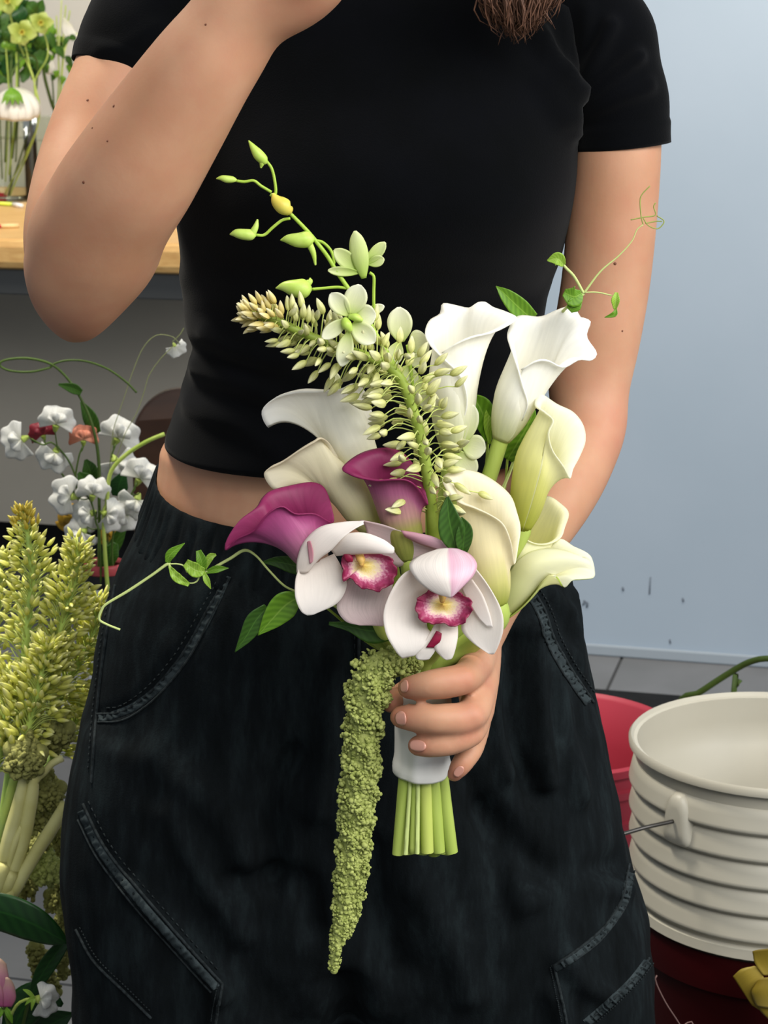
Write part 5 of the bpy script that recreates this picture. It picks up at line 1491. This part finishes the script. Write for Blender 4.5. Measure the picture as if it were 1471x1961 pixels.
amaranth('small shaded amaranth tuft beneath the dark broad leaf', [strand([(66, 1810, 0, 14), (76, 1845, 0, 18), (90, 1880, 0, 16), (110, 1900, 0, 12)], 1.92)], 420, 37, M['amar_b'], GA, None, (.0013, .0026))

amaranth('dusky amaranth head deep behind the slanting pale stem', [ball(112, 1590, 30, .12), ball(70, 1625, 34, .13)], 900, 38, M['amar_b'], GA, None, (.0016, .0030))
amaranth('dusky amaranth head low behind the broad dark leaf', [ball(40, 1690, 36, .12), ball(110, 1720, 26, .12)], 800, 39, M['amar_b'], GA, None, (.0016, .0030))
# broad dark leaf and corner flowers
lf = thing('broad_leaf', 'broad dark green leaf arching over the lower left corner', 'leaf', tuple(P(-60, 1760, 1.80)))
LEAF_X = leaf_mat('leaf_deep_green', '#143a14', '#1b4518', '#24541d', .1, .35)
leaf('leaf', [(-70, 1740, 0), (0, 1746, 10), (60, 1768, 14), (105, 1792, 8), (132, 1806, 0)], [30, 36, 34, 20, 1], 1.78, LEAF_X, lf, -.25)
stem_part(lf, [P(-66, 1740, 1.78), P(-85, 1790, 1.82), low(5)], .002, .003, M['stem_dark'], n=20)
lf2 = thing('broad_leaf', 'narrow dark leaf rising from the corner flowers to the trousers', 'leaf', tuple(P(60, 1900, 1.80)))
leaf('leaf', [(60, 1905, 0), (84, 1860, 4), (112, 1820, 6), (142, 1786, 4)], [6, 16, 14, 1], 1.82, LEAF_X, lf2, .3)
leaf('leaf', [(20, 1985, 0), (46, 1930, 4), (82, 1905, 6), (120, 1925, 2)], [20, 36, 26, 4], 1.84, LEAF_X, lf2, -.3)
leaf('leaf', [(10, 2010, 0), (70, 1980, 6), (110, 1955, 6), (140, 1940, 2)], [20, 34, 22, 2], 1.86, LEAF_X, lf2, .2)
GC = P(30, 2060, 1.86)
stem_part(lf2, [P(60, 1905, 1.82), P(45, 1960, 1.84), GC, np.array([GC[0], GC[1] + .02, .01])], .0016, .003, M['stem_dark'], n=30)

ROSE = petal('rose_bud_petal', [(0, '#d9b8a0'), (.4, '#d58fa6'), (1, '#c65d92')], .25)
rs = thing('pink_rosebud', 'half-open pink rosebud at the lower left photo edge', 'flower', tuple(P(10, 1930, 1.79)))
for L, C_, R in (([(-14, 1832, 0), (-24, 1880, 8), (-6, 1926, 4)], [(0, 1835, 4), (0, 1880, 16), (4, 1928, 6)], [(12, 1846, 0), (17, 1880, 8), (12, 1928, 4)]),
                 ([(2, 1878, 10), (2, 1905, 14), (6, 1928, 8)], [(16, 1872, 12), (20, 1905, 18), (14, 1928, 10)], [(28, 1890, 4), (30, 1912, 8), (22, 1928, 5)]),
                 ([(-30, 1870, 6), (-26, 1905, 14), (-8, 1928, 8)], [(-14, 1866, 12), (-8, 1900, 20), (-2, 1928, 10)], [(2, 1876, 10), (6, 1905, 18), (6, 1928, 10)])):
    patch('petal', L, C_, R, 1.79, ROSE, rs, 14, 9)
leaf('sepal', [(6, 1930, 0), (-4, 1945, 6), (-20, 1950, 2)], [4, 6, 1], 1.79, LEAF, rs, .2)
leaf('sepal', [(10, 1930, 0), (18, 1945, 6), (24, 1960, 2)], [4, 6, 1], 1.79, LEAF, rs, .2)
stem_part(rs, [P(6, 1926, 1.79), P(14, 1950, 1.795), P(20, 1985, 1.80), P(24, 2050, 1.84), np.array([GC[0], GC[1] + .01, .01])], .0022, .0026, M['stem_dark'], n=30)

# ---- sweet peas -----------------------------------------------------------------------
PEA_W = petal('sweet_pea_white', [(0, '#d9d9c4'), (.4, '#dedeD6'), (1, '#e6e6e2')], .3, vein=.10, vscale=16)
PEA_P = petal('sweet_pea_peach', [(0, '#e9b79a'), (.5, '#e2997c'), (1, '#d98a70')], .3, vein=.1)
PEA_R = petal('sweet_pea_red', [(0, '#a33b47'), (1, '#8e2d3b')], .25, vein=.1)


def pea_bloom(parent, x, y, r, ang, Y, m, seed, wings=True):
    rd = random.Random(seed); r = r * 1.22; tt = lambda p: P(p[0], p[1], Y - p[2] * .0006)
    ph1, ph2 = rd.uniform(0, 6), rd.uniform(0, 6); k1, k2 = rd.choice((3, 4)), rd.choice((7, 9))
    G = []
    for a in np.linspace(-1.95, 1.95, 40):
        row = []
        for j in range(10):
            v = j / 9
            R = r * v * (1 - .18 * math.exp(-(a / .25) ** 2)) * (.86 + .14 * math.cos(a * .8)) * (1 + .06 * v * math.sin(k2 * a + ph2))
            d = ang + a
            row.append(tt((x + R * math.cos(d), y - R * math.sin(d), -.35 * r * v * v + r * .16 * v * v * math.sin(k1 * a + ph1))))
        G.append(row)
    f = sheet('blossom', G, m, parent, .0006)
    if wings:
        for s in (-1, 1):
            G = []
            for a in np.linspace(-.9, .9, 16):
                row = []
                for j in range(8):
                    v = j / 7; d = ang + s * .55 + a * .7
                    R = r * .62 * v * (.8 + .2 * math.cos(a * 1.5))
                    row.append(tt((x + R * math.cos(d), y - R * math.sin(d), r * (.16 + .30 * math.sin(v * 2.6) * (1 - abs(a) * .4)) + r * .1 * v * math.sin(4 * a + ph1))))
                G.append(row)
            sheet('wing', G, m, f, .0006)
    bx, by = x - r * .18 * math.cos(ang), y + r * .18 * math.sin(ang)
    mk('calyx', stube([tt((x, y, -r * .12)), tt((bx, by, -r * .22)), tt((bx - r * .2 * math.cos(ang), by + r * .2 * math.sin(ang), -r * .3))], [r * .00013, r * .00010, r * .00005], 8, 8), M['stem'], f)
    return np.array(tt((bx - r * .2 * math.cos(ang), by + r * .2 * math.sin(ang), -r * .1)))


GP = 'sweet peas in the tall bucket'
YP = 2.40
PB = P(200, 1080, YP)                                        # bucket mouth
def pea(label, blooms, spine, Y, m, seed, foot, group=GP):
    base = np.array(foot)
    o = thing('sweet_pea', label, 'flower', tuple(base), group)
    sp_ = spline(np.array([P(x, y, Y) for x, y in spine] + [base * .4 + P(*spine[-1], Y) * .6, base]), 60)
    mk('stem', tube(sp_, np.linspace(.0010, .0018, 60), 7), M['stem_dark'], o)
    for i, (x, y, r, a) in enumerate(blooms):
        e = pea_bloom(o, x, y, r, math.radians(a), Y - .006 * (i % 2), m, seed + i)
        j = int(np.argmin(np.linalg.norm(sp_ - e, axis=1))); j = min(j + 2, 55)
        mk('pedicel', stube([e, (e + sp_[j]) / 2 + [0, 0, -.002], sp_[j]], .0008, 10, 6), M['stem_dark'], o)
def foot(i): return (PB[0] + .02 * math.cos(i * 1.7), PB[1] + .02 * math.sin(i * 1.7), PB[2] - .25)
pea('white sweet pea stem with three blooms, far left above the bud spikes', [(40, 842, 34, 200), (108, 812, 32, 80), (106, 868, 32, 250)], [(60, 840), (82, 852), (100, 848), (130, 880), (150, 930), (165, 1010)], YP, PEA_W, 100, foot(0))
pea('small dark red sweet pea bloom between the far left white ones', [(82, 832, 24, 110)], [(84, 842), (100, 880), (140, 940), (170, 1010)], YP + .02, PEA_R, 110, foot(1))
pea('peach sweet pea bloom beside the long curling stem', [(160, 842, 26, 90)], [(158, 855), (150, 880), (146, 930), (170, 1020)], YP, PEA_P, 120, foot(2))
pea('white sweet pea with two pale blooms behind the slanting stem', [(226, 838, 36, 60), (222, 884, 34, 300)], [(222, 850), (212, 880), (208, 930), (200, 1010)], YP + .05, PEA_W, 130, foot(3))
pea('white ruffled sweet peas close to the bare waist', [(268, 916, 34, 60), (262, 958, 32, 250), (240, 985, 28, 220)], [(262, 925), (250, 950), (236, 980), (215, 1040)], YP - .02, PEA_W, 140, foot(4))
pea('cluster of white sweet peas low in the bunch', [(134, 950, 34, 170), (178, 946, 30, 80), (172, 984, 30, 200), (205, 985, 30, 340), (158, 1020, 30, 230)], [(160, 940), (176, 965), (184, 1000), (192, 1040)], YP - .03, PEA_W, 150, foot(5))

cw = thing('sweet_pea', 'single white sweet pea bloom in the lower left corner', 'flower', tuple(P(60, 1910, 1.78)), GP)
e_ = pea_bloom(cw, 78, 1914, 30, math.radians(-8), 1.775, PEA_W, 170)
for q in ((44, 1895), (48, 1925), (60, 1935)):
    leaf('sepal', [(66, 1912, 6), ((66 + q[0]) / 2, (1912 + q[1]) / 2 - 3, 10), (q[0], q[1], 6)], [3, 4, .5], 1.775, LEAF_L, cw, .2)
stem_part(cw, [e_, P(40, 1918, 1.78), P(22, 1945, 1.79), P(18, 2010, 1.82), np.array([GC[0] - .01, GC[1], .01])], .0014, .002, M['stem'], n=30)
# long curling stem with leaves
cs = thing('curling_vine', 'long dark curling stem looping above the sweet peas', 'vine', foot(6), GP)
lp = [(262, 752), (240, 730), (205, 706), (165, 692), (130, 690), (105, 696), (96, 704)]
mk('stem', stube([P(x, y, YP) for x, y in lp], .0013, 50, 7), M['stem_dark'], cs)
lp = [(96, 704), (60, 712), (20, 710), (0, 700), (8, 690), (50, 686), (95, 696), (125, 720), (150, 755), (172, 800), (185, 850), (190, 900), (190, 960), (190, 1030)]
mk('stem', stube([P(x, y, YP) for x, y in lp] + [np.array(foot(6))], [.0014] * 5 + [.0016] * 5 + [.002] * 5, 120, 8), M['stem_dark'], cs)
leaf('leaf', [(156, 752, 4), (140, 744, 6), (112, 736, 2)], [6, 10, 2], YP, LEAF_D, cs, .3)
leaf('leaf', [(184, 830, 4), (172, 800, 6), (155, 768, 2)], [10, 14, 2], YP + .01, LEAF_D, cs, .3)
leaf('leaf', [(178, 930, 4), (172, 900, 6), (164, 880, 2)], [10, 15, 3], YP + .01, LEAF_D, cs, .3)
leaf('leaf', [(176, 925, 4), (162, 918, 6), (150, 905, 2)], [8, 14, 3], YP, LEAF_D, cs, .3)
leaf('leaf', [(225, 950, 4), (228, 930, 6), (238, 905, 2)], [10, 18, 5], YP + .03, LEAF_X, cs, .3)
leaf('leaf', [(205, 1085, 4), (212, 1060, 8), (222, 1040, 4)], [10, 16, 5], YP - .01, LEAF_D, cs, .3)
leaf('leaf', [(196, 1090, 4), (222, 1040, 8), (240, 1000, 4)], [8, 12, 5], YP + .01, LEAF_D, cs, .3)
ct = thing('cut_stem', 'short green cut stem slanting up to the waist', 'stem', foot(7), GP)
mk('stem', stube([P(x, y, YP - .03) for x, y in ((315, 831), (280, 846), (240, 872), (212, 905), (205, 960), (200, 1040))] + [np.array(foot(7))], .0024, 50, 8), M['stem'], ct)
# fine tendrils by the tee
ft = thing('wispy_vine', 'wispy vine with a tiny white bloom beside the black tee', 'vine', foot(8), GP)
for pts in ([(345, 660), (330, 645), (300, 642), (275, 665), (255, 710), (240, 755), (228, 790), (216, 830), (210, 900), (205, 1000)], [(330, 664), (305, 690), (285, 720), (276, 750), (262, 790), (240, 830), (222, 880)], [(330, 655), (345, 640), (352, 628)]):
    mk('stem', stube([P(x, y, YP + .02) for x, y in pts], .0005, 50, 5), mat('wispy_green', '#7c8256', .6) if 'wispy' not in M else M['wispy'], ft)
    M.setdefault('wispy', ft.children[-1].data.materials[0])
pea_bloom(ft, 336, 664, 18, math.radians(300), YP + .02, PEA_W, 300, False)
stem_part(ft, [P(205, 1000, YP + .02), np.array(foot(8))], .0005, .001, M['stem_dark'], n=12)

# yellow blooms behind
YEL = petal('yellow_bloom', [(0, '#a3831f'), (1, '#b98f2a')], .2)
for lab, x, y, r in (('round amber bloom behind the low white sweet peas', 134, 990, 30), ('small amber bloom near the dark leaves', 208, 1022, 24)):
    o = thing('amber_ranunculus', lab, 'flower', foot(9), GP)
    for i in range(7):
        a0 = i * 2.4; k = .35 + .65 * i / 6
        G = []
        for a in np.linspace(-1.0, 1.0, 10):
            G.append([P(x + r * k * math.sin(v * 1.5) * math.cos(a0 + a), y + r * k * math.sin(v * 1.5) * math.sin(a0 + a), YP + .06 - (r * (1.1 - k) * math.cos(v * 1.4)) * .0006) for v in np.linspace(0, 1, 7)])
        sheet('petal', G, YEL, o, .0006)
    stem_part(o, [P(x, y + 6, YP + .065), P((x + 200) / 2, y + 50, YP + .05), np.array(foot(9))], .0015, .002, M['stem_dark'], n=20)

# tall bucket that holds them
M['pot_d'] = mat('dark_pot', '#1b1c1f', .5, .3); M['pot_g'] = mat('grey_pot', '#b7bcc2', .5, .3); M['pot_r'] = mat('red_rim', '#a8484c', .45, .3)
pot = thing('tall_bucket', 'tall pale grey flower bucket with black collar and red rim, behind the bud spikes', 'bucket', (PB[0], PB[1], 0))
s_ = S(200, 1080, YP); R0 = 38 * s_
def ring_prof(prof): return bucket_profile(prof, PB, 40)
mk('rim', ring_prof([(R0 * .94, -.003), (R0, .003), (R0 * 1.04, 0), (R0 * 1.04, -.008), (R0 * .96, -.010)]), M['pot_r'], pot)
mk('collar', ring_prof([(R0 * .99, -.010), (R0 * .99, -.026)]), M['pot_d'], pot)
mk('bucket_body', ring_prof([(R0 * .98, -.026), (R0 * .80, -PB[2] + .003), (R0 * .78, -PB[2]), (0, -PB[2])]), M['pot_g'], pot)

# wooden chair behind
M['chairwood'] = mat('dark_brown_wood', '#3a2314', .4, .4, '#2c190d', 12, stretch=(1, 1, 8))
YC = 3.05
ch = thing('wooden_chair', 'dark brown wooden chair with rounded back, half hidden behind the waist', 'chair', (float(P(360, 900, YC)[0]), YC, 0))
cc_ = P(345, 890, YC); hw = 92 * S(345, 890, YC); zt_ = P(345, 752, YC)[2]; zb_ = zt_ - .36
out = []
for k_ in (0, 1):
    ring = []
    for t in np.linspace(0, math.pi, 24):
        ring.append(np.array([cc_[0] + hw * math.cos(t), YC + k_ * .022 + .03 * math.sin(t), zt_ - hw + hw * math.sin(t)]))
    ring += [np.array([cc_[0] - hw, YC + k_ * .022, zb_]), np.array([cc_[0] + hw, YC + k_ * .022, zb_])]
    out.append(ring)
mk('backrest', loft(out), M['chairwood'], ch, smooth=False, bevel=.004)
zs = .45
mk('seat', box((cc_[0], YC + .2, zs - .015), (hw * 2.2, .42, .035)), M['chairwood'], ch, smooth=False, bevel=.01)
for sx in (-1, 1):
    mk('leg', box((cc_[0] + sx * hw * .85, YC + .01, zb_ / 2 + .0), (.035, .035, zb_)), M['chairwood'], ch, smooth=False, bevel=.005)
    mk('leg', box((cc_[0] + sx * hw * .9, YC + .38, zs / 2 - .016), (.035, .035, zs - .032)), M['chairwood'], ch, smooth=False, bevel=.005)

# ---- jars and flowers on the workbench ---------------------------------------------------
def glass(name, tint, op=.12):
    m, nt, b = nodes(name)
    tr = nt.nodes.new('ShaderNodeBsdfTransparent'); tr.inputs[0].default_value = srgb(tint)
    gl = nt.nodes.new('ShaderNodeBsdfGlossy'); gl.inputs['Roughness'].default_value = .06
    fr = nt.nodes.new('ShaderNodeLayerWeight'); fr.inputs[0].default_value = op
    mi = nt.nodes.new('ShaderNodeMixShader'); nt.links.new(fr.outputs[0], mi.inputs[0]); nt.links.new(tr.outputs[0], mi.inputs[1]); nt.links.new(gl.outputs[0], mi.inputs[2])
    nt.links.new(mi.outputs[0], nt.nodes['Material Output'].inputs[0])
    return m


GLS = glass('clear_glass', '#eef2ea', .25); WAT = glass('vase_water', '#dfe3cc', .15)
def on_table(px, py):
    return Pz(px, py, zt + .001)
j1 = on_table(8, 384); j2 = on_table(104, 368)
def jar(label, c, r, h, wl):
    o = thing('glass_vase', label, 'vase', tuple(c), 'glass vases on the workbench')
    mk('glass_wall', bucket_profile([(0, .004), (r * .97, .004), (r, .010), (r, h - .006), (r * 1.02, h)], c, 40), GLS, o)
    mk('water', bucket_profile([(r * .96, wl), (0, wl)], c, 40), WAT, o)
    return o
jar('clear glass vase full of dark stems, at the left photo edge', j1, 56 * S(8, 384, j1[1]), .20, .15)
jar('clear glass vase with one slanting stem, next to the raised elbow', j2, 40 * S(104, 368, j2[1]), .19, .13)


def table_flower(name, label, top, base, group='flowers in vases on the workbench', r=.0022, m=None):
    o = thing(name, label, 'flower', tuple(base), group)
    mk('stem', stube(top + [base], r, 40, 7), m or M['stem_dark'], o)
    return o
Yj = float(j1[1]); Yk = float(j2[1])
POP = petal('poppy_white', [(0, '#d9d8bf'), (.3, '#ebe9df'), (1, '#f2f0ea')], .35, vein=.12, vscale=20)
p1 = table_flower('drooping_poppy', 'white poppy nodding down over the front glass vase', [P(22, 168, Yj - .08), P(24, 140, Yj - .07), P(38, 116, Yj - .06), P(60, 106, Yj - .04), P(72, 130, Yj - .02), P(60, 230, Yj)], j1 + np.array([.01, 0, .012]))
for i in range(7):
    a0 = i * 2 * math.pi / 7; G = []
    for a in np.linspace(-.62, .62, 12):
        row = []
        for v in np.linspace(0, 1, 10):
            rr = 44 * math.sin(v * 2.05) ** .8 * (1 + .05 * math.sin(9 * a + i)); hgt = 52 * v ** 1.3
            x = rr * math.cos(a0 + a); y = rr * math.sin(a0 + a)
            row.append(P(30 + x * 1.0 + hgt * .06, 168 + hgt * 1.02 + y * .28, Yj - .08 - y * .001))
        G.append(row)
    sheet('petal', G, POP, p1, .0008)
for i in range(5):
    a = -1.2 + i * .6
    leaf('sepal', [(22, 168, 80), (24 + 12 * math.sin(a), 180 + 4 * math.cos(a), 130), (24 + 22 * math.sin(a), 196 + 6 * math.cos(a), 140)], [2, 5, 1], Yj - .08, LEAF, p1, .2)
p2 = table_flower('white_poppy', 'white bloom edge-on behind the green hellebores', [P(90, 96, Yk), P(100, 150, Yk), P(104, 230, Yk)], j2 + np.array([.005, 0, .012]))
for i, (L, C_, R) in enumerate((([(84, 98, 0), (82, 120, 0), (90, 142, 0)], [(94, 98, 6), (94, 120, 10), (98, 142, 6)], [(101, 102, 0), (103, 118, 0), (106, 130, 0)]), ([(120, 30, 0), (118, 60, 0), (128, 78, 0)], [(130, 40, 6), (130, 60, 10), (138, 76, 6)], [(138, 48, 0), (144, 60, 0), (152, 66, 0)]))):
    patch('petal', L, C_, R, Yk, POP, p2, 10, 7)
HEL = petal('hellebore_green', [(0, '#8a9c38'), (.5, '#a9b956'), (1, '#bcc878')], .3, vein=.1)
def hellebore(label, x, y, r, Y, seed, base):
    o = table_flower('green_hellebore', label, [P(x + 2, y + 4, Y + .01), P(x + 14, y + 60, Y + .01), P(66, 160, Y), P(72, 240, Y)], base, r=.0018, m=M['stem'])
    rd = random.Random(seed)
    for i in range(5):
        a = i * 1.2566 + rd.uniform(-.2, .2); d = np.array([math.cos(a), math.sin(a)])
        leaf('petal', [(x, y, 20), (x + d[0] * r * .55, y + d[1] * r * .5, 40), (x + d[0] * r, y + d[1] * r * .85, 30)], [4, r * .42, 2], Y, HEL, o, .4)
    mk('stamens', merge([stube([P(x, y, Y - .01), P(x + 6 * math.cos(q), y + 6 * math.sin(q), Y - .03)], .0012, 4, 5) for q in np.linspace(0, 6.28, 9)[:-1]]), M['bud_y'], o)
hellebore('green hellebore bloom seen at the top left corner', 14, 2, 30, Yj - .05, 1, j1 + np.array([.0, .01, .012]))
hellebore('green hellebore bloom with large open sepals above the nodding poppy', 42, 62, 30, Yj - .07, 2, j1 + np.array([.012, .01, .012]))
hellebore('green hellebore leaning towards the black sleeve', 78, 44, 26, Yj - .03, 3, j1 + np.array([.016, -.01, .012]))
fo = thing('foliage_bunch', 'dark green leafy stems crowding the front vase', 'leaf', tuple(j1 + np.array([0, 0, .012])), 'flowers in vases on the workbench')
rd = random.Random(8)
for i in range(70):
    x0 = rd.uniform(-30, 72); y0 = rd.uniform(20, 165); x1 = x0 + rd.uniform(-26, 26); y1 = y0 - rd.uniform(20, 60)
    leaf('leaf', [(x0, y0, rd.uniform(-40, 30)), ((x0 + x1) / 2 + rd.uniform(-6, 6), (y0 + y1) / 2, rd.uniform(-30, 40)), (x1, y1, rd.uniform(-40, 30))], [3, rd.uniform(9, 18), 1], Yj + .03, rd.choice((LEAF_D, LEAF_X, LEAF_D, LEAF)), fo, rd.uniform(-.4, .4))
for i in range(13):
    x0 = rd.uniform(-34, 44)
    mk('stem', stube([P(x0 + rd.uniform(-10, 10), rd.uniform(40, 110), Yj + .03), P(x0, 200, Yj + .01), P(x0 * .8 + rd.uniform(-8, 8), rd.uniform(300, 366), Yj)], rd.uniform(.0016, .0030), 16, 6), rd.choice((M['stem_dark'], M['stem_dark'], M['stem'])), fo)
fo2 = thing('foliage_bunch', 'airy green stems in the rear vase against the black sleeve', 'leaf', tuple(j2 + np.array([0, 0, .012])), 'flowers in vases on the workbench')
mk('stem', stube([P(80, 110, Yk - .03), P(86, 150, Yk - .03), P(98, 195, Yk - .02), P(108, 232, Yk)] + [j2 + [.012, 0, .014]], .0042, 30, 8), M['stem_dark'], fo2)
for (a, b_, c_) in (((118, 0), (116, 40), (112, 130)), ((126, 10), (122, 60), (118, 160)), ((134, 20), (126, 70), (116, 170)), ((150, 66), (136, 68), (120, 130)), ((108, 30), (110, 80), (112, 170))):
    mk('stem', stube([P(*a, Yk), P(*b_, Yk), P(*c_, Yk), j2 + [rd.uniform(-.02, .02), rd.uniform(-.02, .02), .014]], .0018, 30, 6), rd.choice((M['stem'], M['stem_pale'])), fo2)
for i in range(22):
    x0 = rd.uniform(84, 146); y0 = rd.uniform(60, 170); x1 = x0 + rd.uniform(-22, 22); y1 = y0 + rd.uniform(-36, 26)
    leaf('leaf', [(x0, y0, 0), ((x0 + x1) / 2, (y0 + y1) / 2 - 4, 6), (x1, y1, 0)], [2, rd.uniform(5, 9), .5], Yk + rd.uniform(-.04, .04), rd.choice((LEAF_D, LEAF, LEAF_D)), fo2, .3)

# pens lying on the bench
M['pen_red'] = mat('red_pen', '#c8283a', .35, .4); M['pen_w'] = mat('white_cap', '#e4e2de', .35, .4); M['pen_g'] = mat('lime_barrel', '#c9dc4a', .35, .4); M['pen_b'] = mat('beech_handle', '#e0c08a', .5, .3)
def pen(label, a, b_, c_, r, m1, m2):
    p = [on_table(*q) + np.array([0, 0, r]) for q in (a, b_, c_)]
    o = thing('marker_pen', label, 'pen', tuple(p[1] - [0, 0, r]), 'pens on the workbench')
    mk('barrel', tube(np.array([p[0], p[1]]), r, 12), m1, o)
    mk('cap', tube(np.array([p[1], (p[1] + p[2]) / 2, p[2]]), [r * 1.15, r * 1.3, r * 1.1], 12), m2, o)
pen('lime and white pen lying on the bench by the elbow', (-40, 391), (26, 395), (42, 398), .0045, M['pen_g'], M['pen_w'])
pen('red brush with pale wooden end near the bench edge', (-40, 440), (2, 437), (36, 436), .0040, M['pen_red'], M['pen_b'])
pen('red marker behind the lime pen', (-60, 377), (-8, 379), (10, 380), .006, M['pen_red'], M['pen_red'])

# ---- yellow orchid by the buckets -----------------------------------------------------------
YO = 1.84
YELO = petal('yellow_orchid', [(0, '#7d6a1e'), (.5, '#9a8530'), (1, '#b09a48')], .25, vein=.1)
yo = thing('yellow_orchid', 'yellow orchid bloom at the lower right corner by the dark red bucket', 'flower', tuple(P(1470, 1930, YO)))
patch('petal', [(1404, 1870, 4), (1420, 1856, 4), (1445, 1850, 0)], [(1420, 1895, 0), (1440, 1885, 4), (1462, 1870, -4)], [(1440, 1925, 4), (1460, 1935, 4), (1480, 1925, 0)], YO, YELO, yo, 16, 9)
patch('petal', [(1441, 1822, 4), (1446, 1845, 4), (1462, 1868, 0)], [(1460, 1818, 8), (1470, 1845, 0), (1480, 1868, -4)], [(1500, 1815, 4), (1510, 1845, 4), (1505, 1870, 0)], YO, YELO, yo, 16, 9)
patch('petal', [(1450, 1880, 14), (1440, 1900, 18), (1448, 1925, 14)], [(1466, 1872, 22), (1464, 1900, 30), (1470, 1930, 20)], [(1500, 1872, 16), (1505, 1900, 20), (1500, 1930, 14)], YO, YELO, yo, 16, 9)
patch('petal', [(1446, 1920, 6), (1460, 1940, 4), (1485, 1962, 0)], [(1470, 1925, 10), (1485, 1945, 8), (1510, 1965, 0)], [(1500, 1915, 4), (1525, 1935, 4), (1545, 1950, 0)], YO, YELO, yo, 14, 7)
stem_part(yo, [P(1480, 1900, YO + .01), P(1520, 1990, YO + .04), np.array([P(1530, 1990, YO)[0], YO + .05, .004])], .003, .003, M['stem'], n=24)

# vessel for the spikes and amaranth, just left of the frame
vs_ = thing('zinc_bucket', 'zinc bucket at the far left holding the bud spikes', 'bucket', (VB[0], VB[1], 0))
M['zinc'] = mat('zinc', '#8d9294', .4, .4, '#7b8082', 12, metal=.7)
mk('bucket_body', bucket_profile([(.046, -.002), (.048, 0), (.05, -.004), (.04, -VB[2] + .003), (.039, -VB[2]), (0, -VB[2])], VB, 36), M['zinc'], vs_)
mk('bucket_lining', bucket_profile([(.046, -.002), (.036, -VB[2] + .01), (0, -VB[2] + .01)], VB, 36), M['zinc'], vs_)
